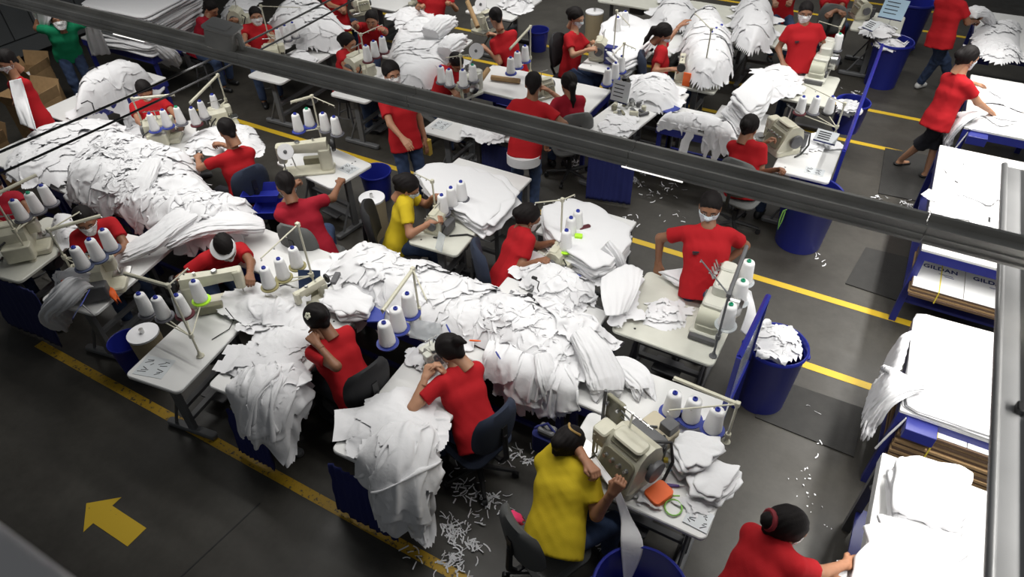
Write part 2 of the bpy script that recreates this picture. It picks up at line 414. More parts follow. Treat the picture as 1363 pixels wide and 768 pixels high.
def person(label, head, pelvis, look, hands, shirt=RED, hair='bun', mask='w', trousers=DENIM, skin=0, stand=False, scale=1.0, girth=1.0,
           hp=('grip', 'grip'), nod=25, turn=0, feet=None, legs='long', shoe=BLACK, elbow=None, near=True, hz=None, upper=.62, clip=None, badge=False, tails=False):
    """head, pelvis, look, hands: picture points with a height (or ready room points); the spine is solved so the head stands on its sight line"""
    W3 = lambda q: np.array(P(*q)) if not isinstance(q, Vector) else np.array(q)
    pel = W3(pelvis); lk = W3(look) - pel; yaw = math.atan2(lk[1], lk[0]) - math.pi / 2
    sc = scale; Ls = .565 * sc
    cpos = np.array((0, 0, CAMH)); d = nrm(np.array(P(head[0], head[1], 1.)) - cpos)
    t0 = d @ (pel - cpos); mind = np.linalg.norm(cpos + d * t0 - pel)
    if mind < Ls:
        q = math.sqrt(Ls ** 2 - mind ** 2); c1, c2 = cpos + d * (t0 - q), cpos + d * (t0 + q)
        hd = c1 if c1[2] > c2[2] else c2
        if stand: hd = min((c1, c2), key=lambda c: -(c[2]))
    else:
        hd = cpos + d * t0
        sft = (hd - pel) * (1 - Ls / mind); pel = pel + np.array((sft[0], sft[1], 0)); lk = W3(look) - pel; yaw = math.atan2(lk[1], lk[0]) - math.pi / 2
    cy, sy = math.cos(-yaw), math.sin(-yaw)
    def loc(p):
        q = np.array(p) - np.array((pel[0], pel[1], 0)); return np.array((q[0] * cy - q[1] * sy, q[0] * sy + q[1] * cy, q[2]))
    pl = loc(pel); hc = loc(hd); sp = nrm(hc - pl)
    right = nrm(np.array((1., 0, 0)) - sp * sp[0]); fwd = np.cross(sp, right) * -1
    if fwd[1] < 0: fwd = -fwd
    up = np.array((0, 0, 1.))
    neck = pl + sp * .475 * sc; sh = pl + sp * .425 * sc
    fwd_bow = fwd * -.03
    joints = {}
    Sx = [sh + right * (s * .168 * sc * girth ** .5) + sp * .0 for s in (-1, 1)]
    arms = []
    hints = elbow or (None, None)
    for i, s in enumerate((-1, 1)):
        w = loc(W3(hands[i])); v = w - Sx[i]; dist = np.linalg.norm(v); ua, fa = .27 * sc, .245 * sc
        mx = (ua + fa) * .985
        if dist > mx:
            if dist > mx + .12: print('   arm short', label[:30], i, round(dist - mx, 2))
            w = Sx[i] + v / dist * mx; dist = mx
        if dist < .12: w = Sx[i] + nrm(v) * .12; dist = .12
        v = nrm(w - Sx[i]); ca = (ua ** 2 + dist ** 2 - fa ** 2) / (2 * ua * dist); ang = math.acos(max(-1, min(1, ca)))
        hint = np.array((s * .55, -.35, -.75)) if hints[i] is None else np.array(hints[i], float)
        hint = nrm(hint - v * (hint @ v)); e = Sx[i] + ua * (v * math.cos(ang) + hint * math.sin(ang)); arms.append((Sx[i], e, w))
    hips = [pl + np.array((s * .088 * sc * girth ** .5, 0, -.02)) for s in (-1, 1)]
    lgs = []
    for i, s in enumerate((-1, 1)):
        if feet is not None: a = loc(W3(feet[i])) + np.array((0, 0, .085))
        elif stand: a = np.array((s * .10, .0 + .03 * s, .085))
        else: a = np.array((s * .13, .36 + .04 * s, .085))
        tl, sl = .41 * sc, .41 * sc
        v = a - hips[i]; dist = np.linalg.norm(v)
        if dist > (tl + sl) * .995: tl = sl = dist / 1.99
        v = v / dist; ca = dist / 2 / tl; ang = math.acos(min(1, ca)); hint = np.array((s * .12, 1, .25)); hint = nrm(hint - v * (hint @ v))
        kn = hips[i] + tl * (v * math.cos(ang) + hint * math.sin(ang)); lgs.append((hips[i], kn, a))
    allp = np.array([pl, hc, neck] + [q for a in arms for q in a] + [q for a in lgs for q in a]); lo = allp.min(0) - .2; hi = allp.max(0) + .2
    lo[2] = max(lo[2], -.02); hh = .0135 if near else .019
    g = girth
    def torso(f, inf):
        f.rc(pl - right * .075 * sc, pl + right * .075 * sc, .108 * sc * g + inf, .108 * sc * g + inf, .05)
        w0 = pl + sp * .14 * sc; f.rc(w0 - right * .06 * sc + fwd * .012, w0 + right * .06 * sc + fwd * .012, .098 * sc * g + inf, .098 * sc * g + inf, .07)
        c0 = pl + sp * .28 * sc; f.rc(c0 - right * .075 * sc + fwd * .01, c0 + right * .075 * sc + fwd * .01, .103 * sc * g + inf, .103 * sc * g + inf, .07)
        f.rc(sh - right * .125 * sc - sp * .015, sh + right * .125 * sc - sp * .015, .066 * sc + inf, .066 * sc + inf, .06)
        f.rc(sh - right * .05 + sp * .0, neck, .062 + inf, .052 + inf * .4, .05); f.rc(sh + right * .05, neck, .062 + inf, .052 + inf * .4, .05)
    root = thing('person', label, 'person', (pel[0], pel[1], 0), yaw)
    # body (one mesh)
    f = Field(lo, hi, hh); torso(f, -.012)
    hdir = nrm(hc - neck)
    f.rc(neck, neck + (hc - neck) * .55, .058 * sc * g ** .5, .055 * sc, .03)
    for a, e, w in arms:
        f.rc(a, e, .048 * sc * g ** .5, .039 * sc * g ** .5, .03); f.rc(e, w, .040 * sc * g ** .5, .026 * sc, .02)
    for a, k, b in lgs:
        f.rc(a, k, .078 * sc * g ** .5, .054 * sc, .03); f.rc(k, b, .055 * sc, .036 * sc, .03); f.rc(b + np.array((0, -.02, -.045)), b + np.array((0, .11, -.055)), .032, .028, .02)
    V, Q = f.surf(); b = [V]; q = [Q]; mi = [np.zeros(len(Q), int)]; n = len(V)
    # head
    ny = R_(turn); nd = R_(nod)
    hf = np.array((-math.sin(ny) * math.cos(nd), math.cos(ny) * math.cos(nd), -math.sin(nd)))
    hr = nrm(np.cross(hf, up)); hu = np.cross(hr, hf); HM = np.stack([hr, hf, hu], 1) * sc * 1.09
    Vh, Qh, mh = HEADS[1 if near else 0]; b.append(Vh @ HM.T + hc); q.append(Qh + n); mi.append(mh); n += len(Vh)
    for i, (a, e, w) in enumerate(arms):
        x = nrm(nrm(w - e) + np.array((0, .15, -.1))); M = frame3(x, up + .35 * np.array((1, 0, 0)) * (1 if i else -1) + np.array((0, .3, 0)))
        Vx, Qx = HANDS[hp[i]]; Vx = Vx * sc
        if i == 0: Vx = Vx * np.array((1, -1, 1)); Qx = Qx[:, ::-1]
        b.append(Vx @ M.T + w); q.append(Qx + n); mi.append(np.zeros(len(Qx), int)); n += len(Vx)
    link('body', fastmesh('body', np.concatenate(b), np.concatenate(q), [SKIN[skin], EYEW, DARK, LIP], np.concatenate(mi)), root)
    # shirt
    rng = np.random.RandomState(abs(hash(label)) % 9999 if False else sum(map(ord, label)) % 9999)
    tlo = np.minimum.reduce([pl, sh] + [a[1] for a in arms]) - .2; thi = np.maximum.reduce([pl, sh, neck] + [a[1] for a in arms]) + .2
    f = Field(tlo, thi, hh * .95); torso(f, .010)
    for s in (-1, 1): pass
    hem = -.135 * sc
    f.rc(pl + sp * hem - right * .07, pl + sp * hem + right * .07, .125 * sc * g, .125 * sc * g, .06)
    for a, e, w in arms:
        dd = nrm(e - a); en = a + (e - a) * upper; f.rc(a, en + dd * .05, .058 * sc * g ** .5, .068 * sc * g ** .5, .035, (en, dd))
    p = f.grid()
    k = [nrm(rng.randn(3)) * rng.uniform(28, 60) for _ in range(5)]; ph = rng.uniform(0, 6, 5)
    wv = sum(np.abs(np.sin(p[0] * a[0] + p[1] * a[1] + p[2] * a[2] + c + 1.5 * np.sin(p[2] * 14 + c))) for a, c in zip(k, ph)) / 5 - .64
    f.F = f.F + wv * .007
    f.cut(pl + sp * hem, -sp)
    nb = neck + hdir * .02 + fwd * .02
    f.ell(nb, (.060, .060, .042), 0, True)
    V, Q = f.surf(); V = smooth(V, Q, 1, .4); so = link('shirt', fastmesh('shirt', V, Q, shirt), root)
    if badge:
        bb_ = MB(); c0 = pl + sp * .27 * sc + right * .085
        bb_.m = Matrix.Translation(Vector(c0 + fwd * (.128 * g * sc))) @ Matrix([[right[0], fwd[0], sp[0]], [right[1], fwd[1], sp[1]], [right[2], fwd[2], sp[2]]]).to_4x4()
        bb_.box((0, 0, .008), (.055, .012, .012)); bb_.box((.004, 0, -.008), (.04, .012, .006)); tag(obj('chest_print', bb_, INK, so), 'small dark printed mark on the chest')
    # trousers
    tlo = np.minimum.reduce([pl] + [q2 for a in lgs for q2 in a]) - .16; thi = np.maximum.reduce([pl] + [q2 for a in lgs for q2 in a]) + .17; tlo[2] = max(tlo[2], .02)
    f = Field(tlo, thi, hh)
    f.rc(pl - right * .075 * sc, pl + right * .075 * sc, .106 * sc * g, .106 * sc * g, .04, (pl + sp * .05, sp))
    for a, kn, an in lgs:
        f.rc(a, kn, .090 * sc * g ** .5, .070 * sc, .03)
        if legs == 'long': f.rc(kn, an, .068 * sc, .056 * sc, .03, (an + (kn - an) * .04, nrm(an - kn)))
        else: f.rc(kn, kn + (an - kn) * .3, .086 * sc, .10 * sc, .04, (kn + (an - kn) * .18, nrm(an - kn)))
    p = f.grid(); f.F = f.F + .004 * np.sin(p[2] * 60 + 3 * np.sin(p[0] * 30)) * np.sin(p[1] * 37 + 1)
    V, Q = f.surf(); link('trousers' if legs == 'long' else 'shorts', fastmesh('trousers', V, Q, trousers), root)
    if tails:
        b = MB(); b.m = Matrix.Translation(Vector(pl + sp * -.15)); prof = [(.15 * g, -.05), (.156 * g, -.05), (.156 * g, .06), (.15 * g, .06)]
        b.lathe(prof, 24); v = b.v[0]; c_ = pl + sp * -.15; v[:, 0] = (v[:, 0] - c_[0]) * 1.22 + c_[0]
        tag(obj('undershirt_hem', b, WHITE, root), 'white hem showing below the red shirt')
    for i, (a, kn, an) in enumerate(lgs):
        f = Field(an + np.array((-.08, -.12, -.10)), an + np.array((.08, .22, .06)), .011)
        f.rc(an + np.array((0, -.035, -.045)), an + np.array((0, .12, -.053)), .042, .036, .02)
        if shoe is SHOEW or legs == 'long': f.rc(an + np.array((0, -.02, -.02)), an + np.array((0, .01, -.045)), .042, .04, .02)
        f.cut((0, 0, .002), (0, 0, -1)); 
        if legs != 'long': f.cut(an + np.array((0, 0, -.045)), (0, 0, 1))
        V, Q = f.surf(); link('shoe', fastmesh('shoe', V, Q, shoe), root)
    hm4 = Matrix.Translation(Vector(hc)) @ Matrix(HM.tolist()).to_4x4()
    ho = link('hair', HAIRS[hair], root); ho.matrix_basis = hm4
    if mask:
        mo = link('face_mask', MASKS[mask], root); mo.matrix_basis = hm4
    return root, ho, hd, pel, yaw
# ------------------------------------------------------------------ furniture and machines
def v2(p): return Vector((p[0], p[1], 0))
def sewing_table(name, label, c, w, d, rz=0, z=.76, top=LAM, frame=GREYP, cat='table', group=None, slots=True, apron=None, legs='T', sticker=None, th=.035):
    t = thing(name, label, cat, (c[0], c[1], 0), rz, group)
    b = MB(); b.slab((0, 0, z - th / 2), (w, d, th), .05 if legs == 'T' else .012, .007, 5); obj('tabletop', b, top, t)
    hx, hy = w / 2 - .07, d / 2 - .08
    if legs == 'T':
        long_y = d > w
        for s in (-1, 1):
            b = MB()
            if long_y:
                y = s * (hy - .05); b.box((0, y, z - th - .015), (w * .8, .05, .03)); b.box((-.02 * s, y, .36), (.075, .04, z - th - .02 - .06))
                b.slab((0, y, .035), (w * .95, .07, .05), .03, .008); b.tube([(-w * .3, y, .06), (0, y, .45)], .014, 6)
            else:
                x = s * (hx - .05); b.box((x, 0, z - th - .015), (.05, d * .8, .03)); b.box((x, 0, .36), (.04, .075, z - th - .02 - .06))
                b.slab((x, 0, .035), (.07, d * .95, .05), .03, .008); b.tube([(x, -d * .3, .06), (x, 0, .45)], .014, 6)
            obj('leg', b, frame, t)
        L = (d if long_y else w) - .3
        for zz in (.14, .30):
            b = MB()
            if long_y: b.box((0, 0, zz), (.05, L, .035))
            else: b.box((0, 0, zz), (L, .05, .035))
            obj('stretcher', b, frame, t)
        b = MB(); b.slab((0, 0, .10), (.26, .20, .02), .02); obj('pedal', b, IRON, t)
        b = MB(); b.m = Matrix.Translation((0, .05, z - .20)) @ Matrix.Rotation(R_(90), 4, 'Y'); b.lathe([(.03, -.15), (.085, -.14), (.09, -.05), (.09, .08), (.07, .12), (.05, .13), (.05, .16)], 16); obj('motor', b, IRON, t)
    else:
        if apron is not None:
            for k, (cx, cy, sx, sy) in enumerate(((0, -d / 2 + .015, w, .03), (0, d / 2 - .015, w, .03), (-w / 2 + .015, 0, .03, d - .06), (w / 2 - .015, 0, .03, d - .06))):
                b = MB(); b.box((cx, cy, z - th - .045), (sx, sy, .09)); obj('apron', b, apron, t)
        nx = max(2, int(w / 1.6) + 1)
        for i in range(nx):
            for s in (-1, 1):
                b = MB(); x = -hx - .03 + i * (2 * hx + .06) / (nx - 1); b.box((x, s * (hy + .03), (z - th) / 2), (.05, .05, z - th)); obj('leg', b, apron or frame, t)
        for s in (-1, 1): b = MB(); b.box((0, s * (hy + .03), .18), (w - .1, .035, .035)); obj('stretcher', b, apron or frame, t)
    if slots and legs == 'T':
        for x, y in ((.28, .30), (.28, .38), (-.3, -.38)): b = MB(); b.lathe([(.010, 0), (.010, .0012)], 10, (x * w, y * d, z)); obj('screw_hole', b, BLACK, t)
    if sticker:
        x, y, r, sx, sy = sticker; sheet(t, (x, y, z + .0015), r, sx, sy)
    return t
def sheet(parent, loc, rz, sx, sy, tilt=None, frame=None, label=None, name='instruction_sheet'):
    """printed sheet: pictogram strokes on a grey-white card"""
    m = Matrix.Translation(loc) @ Matrix.Rotation(rz, 4, 'Z')
    if tilt: m = m @ Matrix.Rotation(R_(tilt), 4, 'X')
    b = MB(); b.m = m; b.box((0, 0, 0), (sx, sy, .003)); s = obj(name, b, PAPER, parent)
    b = MB(); b.m = m
    rnd = random.Random(int(sx * 1000))
    for i in range(2):
        for j in range(2):
            cx, cy = (i - .5) * sx * .45, (j - .5) * sy * .42
            for k in range(3): b.box((cx + rnd.uniform(-.1, .1) * sx, cy + (k - 1) * sy * .1, .002), (sx * rnd.uniform(.1, .3), .006, .0012), rnd.uniform(-.9, .9))
    obj('pictogram', b, INK, s)
    if frame:
        b = MB(); b.m = m
        for q in (-1, 1): b.box((0, q * sy / 2, 0), (sx * 1.04, .014, .008))
        obj('clip_strip', b, frame, s)
    if label: tag(s, label)
    return s
def chair_proto(fab, label):
    t = thing('office_chair', label, 'chair', (0, 0, 0), 0)
    b = MB(); b.slab((0, .02, .445), (.47, .45, .075), .11, .03, 6); obj('seat', b, fab, t)
    # backrest: curved padded panel
    n, mz = 12, 8; v = []; f = []
    for side in (0, 1):
        for j in range(mz + 1):
            for i in range(n + 1):
                a = (i / n - .5) * 2; q = (j / mz - .5) * 2; rx = .215 * (1 - .16 * max(0, q) ** 3 - .05 * max(0, -q) ** 3)
                w = (1 - abs(a) ** 5) * (1 - abs(q) ** 5); th = .014 + .03 * w ** .5
                sq = math.sqrt(max(0, 1 - .35 * a * a * q * q))
                v.append((a * rx * sq, -.225 + .055 * a * a - .05 * (q + 1) / 2 + (-th if side else th), .80 + .235 * q * sq))
    k = (n + 1) * (mz + 1)
    for j in range(mz):
        for i in range(n):
            q = j * (n + 1) + i; f.append((q + 1, q, q + n + 1, q + n + 2)); f.append((k + q, k + q + 1, k + q + n + 2, k + q + n + 1))
    for i in range(n): f.append((i, i + 1, k + i + 1, k + i)); o = mz * (n + 1); f.append((o + i + 1, o + i, k + o + i, k + o + i + 1))
    for j in range(mz): a0, a1 = j * (n + 1), (j + 1) * (n + 1); f.append((a1, a0, k + a0, k + a1)); f.append((a0 + n, a1 + n, k + a1 + n, k + a0 + n))
    b = MB(); b.add(v, f); obj('backrest', b, fab, t, 60)
    b = MB(); b.tube([(0, -.02, .40), (0, -.26, .42), (0, -.315, .52), (0, -.30, .78)], .022, 8); b.box((0, -.30, .80), (.05, .02, .17)); obj('backrest_bracket', b, BLACK, t)
    b = MB(); b.lathe([(.03, .09), (.03, .26), (.018, .265), (.018, .40), (.06, .41)], 12); obj('gas_column', b, BLACK, t)
    for i in range(5):
        a = 2 * math.pi * i / 5 + .3; c, s = math.cos(a), math.sin(a)
        b = MB(); b.tube([(c * .02, s * .02, .105), (c * .29, s * .29, .075)], [.026, .016], 6); g = obj('base_arm', b, BLACK, t)
        b = MB(); b.m = Matrix.Translation((c * .29, s * .29, .03)) @ Matrix.Rotation(a + 1.57, 4, 'Z') @ Matrix.Rotation(1.57, 4, 'Y'); b.lathe([(.015, -.02), (.03, -.016), (.03, .016), (.015, .02)], 10); obj('caster', b, BLACK, g)
    return t
CHAIRS = {}
def stool(label, loc, rz):
    t = thing('stool', label, 'stool', (loc[0], loc[1], 0), rz)
    b = MB(); b.lathe([(.10, .41), (.17, .42), (.175, .45), (.16, .475), (.02, .48)], 20); obj('seat', b, CHB, t)
    for i in range(4):
        a = .785 + i * 1.571; b = MB(); b.tube([(.10 * math.cos(a), .10 * math.sin(a), .42), (.19 * math.cos(a), .19 * math.sin(a), 0)], .014, 8); obj('leg', b, IRON, t)
    b = MB(); b.tube([(.16 * math.cos(k * .524), .16 * math.sin(k * .524), .16) for k in range(13)], .009, 6); obj('foot_ring', b, IRON, t)
    return t
def chair(label, fab, loc, rz, key):
    if key not in CHAIRS:
        CHAIRS[key] = o = chair_proto(fab, label); o.location = (loc[0], loc[1], 0); o.rotation_euler = (0, 0, rz); return o
    return dup(CHAIRS[key], (loc[0], loc[1], 0), rz, label)
def hcyl(b, p, ax, prof, n=16):
    """lathe along axis 'X' or 'Y' at p"""
    m0 = b.m; r = Matrix.Rotation(R_(90), 4, 'Y') if ax == 'X' else Matrix.Rotation(R_(-90), 4, 'X')
    b.m = (m0 if m0 is not None else Matrix()) @ Matrix.Translation(p) @ r; b.lathe(prof, n); b.m = m0
def overlock(label, loc, rz, body=CREAM, face=OLIVE, s=1.0, cable=True):
    """block-shaped overlock head: operator on -Y"""
    t = thing('overlock_machine', label, 'sewing machine', loc, rz); t.scale = (s, s, s)
    b = MB(); b.slab((0, 0, .03), (.36, .27, .06), .03, .01); obj('bed', b, body, t)
    b = MB(); b.slab((-.13, -.10, .062), (.16, .12, .012), .02, .003); obj('cloth_plate', b, STEEL, t)
    pr = [(-.14, .06), (.12, .06), (.13, .16), (.105, .245), (.05, .285), (-.015, .285), (-.06, .25)]
    v = [(x, q, z) for x in (-.06, .17) for q, z in pr]; n = len(pr)
    b = MB(); b.add(v, [tuple(range(n))[::-1], tuple(range(n, 2 * n))] + [(i, (i + 1) % n, n + (i + 1) % n, n + i) for i in range(n)])
    b.slab((.055, -.005, .29), (.19, .10, .02), .03, .008); obj('machine_body', b, body, t, 35)
    b = MB(); b.m = Matrix.Translation((.055, -.107, .155)) @ Matrix.Rotation(R_(67), 4, 'X'); b.slab((0, 0, 0), (.20, .165, .018), .03, .004); obj('front_cover', b, face, t)
    b = MB(); b.m = Matrix.Translation((.055, -.038, .270)) @ Matrix.Rotation(R_(40), 4, 'X'); b.slab((0, 0, 0), (.18, .06, .012), .01, .003); obj('tension_panel', b, face, t)
    for i in range(4):
        b = MB(); b.m = Matrix.Translation((-.015 + i * .045, -.125 + .03, .185)) @ Matrix.Rotation(R_(67), 4, 'X'); b.lathe([(.013, 0), (.013, .008), (.007, .012), (.011, .022), (.009, .032)], 10); obj('tension_dial', b, STEEL, t)
    b = MB(); b.slab((-.10, -.03, .22), (.09, .11, .11), .02, .008); b.tube([(-.12, -.085, .24), (-.12, -.085, .085)], .007, 8); b.tube([(-.095, -.085, .22), (-.095, -.085, .10)], .005, 6); obj('needle_head', b, body, t)
    b = MB(); b.box((-.12, -.105, .075), (.03, .055, .008)); b.tube([(-.12, -.08, .08), (-.14, -.04, .19)], .005, 6); obj('presser_foot', b, STEEL, t)
    b = MB(); hcyl(b, (.17, .02, .16), 'X', [(.02, 0), (.02, .02), (.062, .024), (.066, .034), (.062, .052), (.03, .056)], 20); obj('handwheel', b, IRON, t)
    b = MB(); b.tube([(.0, .04, .29), (.0, .05, .40)], .006, 6); b.tube([(-.06, .05, .40), (.13, .05, .40)], .005, 6)
    for i in range(4): b.lathe([(.008, 0), (.008, .006)], 8, (-.05 + i * .05, .05, .402))
    obj('thread_guide', b, STEEL, t)
    b = MB(); b.slab((.03, .17, .10), (.22, .10, .14), .02, .006); obj('motor_housing', b, IRON if face is OLIVE else body, t)
    if cable:
        b = MB(); b.tube([(.10, .13, .20), (.16, .20, .19), (.21, .17, .10), (.22, .10, .02), (.22, .04, .006)], .009, 8); obj('cable', b, BLACK, t)
    return t
def flatbed(label, loc, rz, body=CREAM, s=1.0):
    """lockstitch machine with a long arm"""
    t = thing('lockstitch_machine', label, 'sewing machine', loc, rz); t.scale = (s, s, s)
    b = MB(); b.slab((0, 0, .012), (.50, .18, .024), .02, .005); obj('bed', b, body, t)
    b = MB(); b.slab((.18, 0, .13), (.12, .13, .24), .035, .012); v = MB(); obj('machine_column', b, body, t)
    pr = [(-.045, -.05), (.045, -.05), (.052, .0), (.038, .05), (-.038, .05), (-.052, 0)]
    vv = []; n = 6; xs = [(-.23, .9), (-.1, .86), (.08, 1.0), (.22, 1.15)]
    for x, k in xs: vv += [(x, a * k, .27 + z * k) for a, z in pr]
    b = MB(); b.add(vv, [tuple(range(n))[::-1], tuple(range(18, 24))] + [(k * n + i, k * n + (i + 1) % n, (k + 1) * n + (i + 1) % n, (k + 1) * n + i) for k in range(3) for i in range(n)]); obj('machine_arm', b, body, t, 30)
    b = MB(); b.slab((-.215, 0, .22), (.08, .10, .18), .025, .008); obj('needle_head', b, body, t)
    b = MB(); b.tube([(-.215, 0, .14), (-.215, 0, .03)], .007, 8); b.box((-.215, -.01, .03), (.03, .05, .008)); obj('presser_foot', b, STEEL, t)
    b = MB(); hcyl(b, (.245, 0, .27), 'X', [(.02, 0), (.03, .012), (.068, .016), (.072, .03), (.066, .046), (.02, .05)], 20); obj('handwheel', b, BLACK, t)
    b = MB(); b.lathe([(.022, 0), (.026, .01), (.02, .02)], 12, (-.05, 0, .318)); obj('winder', b, STEEL, t)
    b = MB(); b.lathe([(.012, 0), (.012, .03)], 10, (.10, 0, .318)); obj('spool_pin', b, STEEL, t)
    b = MB(); b.tube([(-.19, -.055, .26), (-.19, -.08, .26)], .016, 8); obj('tension_dial', b, STEEL, t)
    b = MB(); b.slab((.05, .115, .05), (.20, .06, .08), .01, .004); obj('rear_cover', b, OLIVE, t)
    return t
def coverstitch(label, loc, rz, s=1.0, drum=True):
    """tall top-and-bottom coverer with a round motor cover"""
    t = thing('coverstitch_machine', label, 'sewing machine', loc, rz); t.scale = (s, s, s)
    b = MB(); b.slab((0, .0, .02), (.20, .42, .04), .03, .008); obj('bed', b, LAMC, t)
    b = MB(); b.slab((.0, -.02, .12), (.14, .20, .18), .03, .01); b.slab((.01, .10, .22), (.11, .24, .13), .03, .012); b.slab((0, .20, .17), (.10, .10, .26), .03, .01); obj('machine_body', b, LAMC, t)
    b = MB(); hcyl(b, (-.075, -.10, .10), 'X', [(.03, 0), (.082, .004), (.085, .03), (.085, .11), (.075, .135), (.03, .14)], 24); b.slab((0, -.13, .05), (.15, .12, .08), .03, .008); obj('motor_cover', b, mat('beige_enamel', (.50, .50, .40), .4), t)
    b = MB(); hcyl(b, (-.085, .02, .16), 'X', [(.01, 0), (.036, .003), (.040, .02), (.030, .03)], 18); obj('dial', b, IRON, t)
    b = MB(); hcyl(b, (-.093, .02, .16), 'X', [(.01, 0), (.018, .003), (.016, .010)], 14); obj('dial_cap', b, NAVY, t)
    for i in range(5):
        b = MB(); b.tube([(-.06, .06 + i * .04, .27), (-.09, .06 + i * .04, .33)], .006, 6); b.lathe([(.014, 0), (.014, .008)], 10, (-.06, .06 + i * .04, .285)); obj('tension_dial', b, STEEL, t)
    b = MB(); b.tube([(-.05, .24, .18), (-.05, .24, .04)], .008, 8); b.box((-.05, .25, .05), (.05, .05, .01)); obj('presser_foot', b, STEEL, t)
    b = MB(); hcyl(b, (.07, .02, .15), 'X', [(.02, 0), (.075, .01), (.078, .07), (.05, .09)], 20); obj('handwheel', b, STEEL, t)
    b = MB(); b.slab((.08, -.10, .06), (.03, .06, .06), .006); obj('side_bracket', b, IRON, t)
    b = MB(); b.box((0, -.235, .022), (.17, .03, .03)); obj('slotted_base', b, IRON, t)
    return t
def cone(label, p, h=.19, r0=.056, r1=.040, tip=TIPB, group=None, tilt=None):
    t = thing('thread_cone', label, 'thread cone', p, 0, group)
    if tilt: t.rotation_euler = tilt
    b = MB(); b.lathe([(r0 * .9, 0), (r0, .012), (r0 * .99, .03), (r1 * 1.04, h - .022), (r1 * .95, h - .006), (r1 * .7, h)], 20); obj('thread', b, THREAD, t, 60)
    b = MB(); b.lathe([(.019, h - .002), (.018, h + .014), (.014, h + .018), (.009, h + .018), (.008, h + .004)], 12); obj('cone_tip', b, tip, t)
    return t
def stand(label, pole, ztop, cones, ztray, where, arms=(), trays=None, cone_kw=None, z0=.762, tips=None, joint=True, pole_mat=None, arm_r=.012):
    """thread stand: pole on the table, arms with eyelets on top, felt trays lower down; cones on the trays are things of their own"""
    b0 = P(pole[0], pole[1], z0); pm = pole_mat or CREAM
    t = thing('thread_stand', label, 'thread stand', b0)
    b = MB(); b.tube([(0, 0, 0), (0, 0, ztop - z0)], .0095, 8); b.lathe([(.032, 0), (.032, .008), (.018, .02), (.012, .05)], 14); b.lathe([(.02, -.02), (.02, .02)], 10, (0, 0, ztray - z0)); b.slab((0, 0, ztop - z0), (.035, .035, .04), .008, .004); obj('pole', b, pm, t)
    for a in arms:
        q = P(a[0], a[1], ztop) - b0; thick = len(a) > 2 and a[2]
        b = MB(); b.tube([(0, 0, ztop - z0), (q.x, q.y, q.z)], .016 if thick else .006, 8)
        e = MB(); n = max(1, len(cones))
        for k in range(n):
            w = (k + 1) / n; e.lathe([(.007, -.022), (.007, -.014), (.003, -.012)], 6, (q.x * w, q.y * w, q.z))
        obj('arm', b, pm, t); obj('eyelet', e, STEEL, t)
    ordn = ['first', 'second', 'third', 'fourth', 'fifth', 'sixth']
    kw = cone_kw or {}; pts = []
    for k, c in enumerate(cones):
        q = P(c[0], c[1], ztray); r = kw.get('r0', .056)
        tm = (trays[k] if isinstance(trays, (list, tuple)) else trays) or GREYT
        b = MB(); b.lathe([(r * 1.28, -.014), (r * 1.34, -.008), (r * 1.34, .0), (r * 1.2, .001)], 24, tuple(q - b0)); obj('spool_tray', b, tm, t); pts.append(q - b0)
        tp = (tips or {}).get(k, TIPB)
        cn = 'green-tipped' if tp is TIPG else 'blue-tipped'
        cone('%s cone on %s, %s from left' % (cn, where, ordn[k]), q + Vector((0, 0, .002)), tip=tp, group='thread cones on the stands', **kw)
    if joint and pts:
        b = MB()
        order = sorted(pts, key=lambda q: (q.x ** 2 + q.y ** 2))
        for q in order: b.tube([(0, 0, ztray - z0 - .012), (q.x, q.y, ztray - z0 - .014)], .006, 6)
        obj('tray_arm', b, pm, t)
    return t
def reel(label, px, z, base, nrm_dir, r=.085):
    c = P(px[0], px[1], z); b0 = P(*base); t = thing('tape_reel', label, 'reel', b0)
    m = Matrix.Translation(c - b0) @ Vector(nrm_dir).to_track_quat('Z', 'Y').to_matrix().to_4x4()
    b = MB(); b.m = m; b.lathe([(r, -.012), (r, -.009), (.035, -.008), (.035, .008), (r, .009), (r, .012), (.02, .012)], 28); b.lathe([(r, -.012), (.02, -.012)], 28); obj('disc', b, WHITE, t)
    b = MB(); b.m = m; b.lathe([(.02, .010), (.02, .018), (.01, .02)], 12); obj('hub', b, IRON, t)
    b = MB(); q = c - b0; b.tube([(0, 0, 0), (q.x * .3, q.y * .3, q.z * .6), (q.x, q.y, q.z - .0)], .008, 6); obj('arm', b, WHITE, t)
    return t
def bin_(label, base, h=.70, r0=.24, r1=.30, fill=None, col=BLUEB, name='round_bin', z0=0, n=40):
    p = base if isinstance(base, Vector) else P(*base)
    t = thing(name, label, 'bin', p)
    b = MB(); b.lathe([(r0, 0), (r0 + .004, .01), (r0 + (r1 - r0) * .93, h * .93), (r1 * 1.0, h * .935), (r1 * 1.055, h * .95), (r1 * 1.055, h * .985), (r1 * 1.03, h), (r1 * .985, h * .99), (r1 * .96, h * .93), (r0 - .012, .03), (.01, .02)], n); obj('bin_body', b, col, t, 50)
    b = MB()
    if h > .4:
        for a in (.3, .3 + math.pi):
            b = MB(); b.m = Matrix.Rotation(a, 4, 'Z') @ Matrix.Translation((r1 * 1.02, 0, h * .88)); b.slab((0, 0, 0), (.05, .13, .03), .02, .006); obj('handle', b, col, t)
    return t
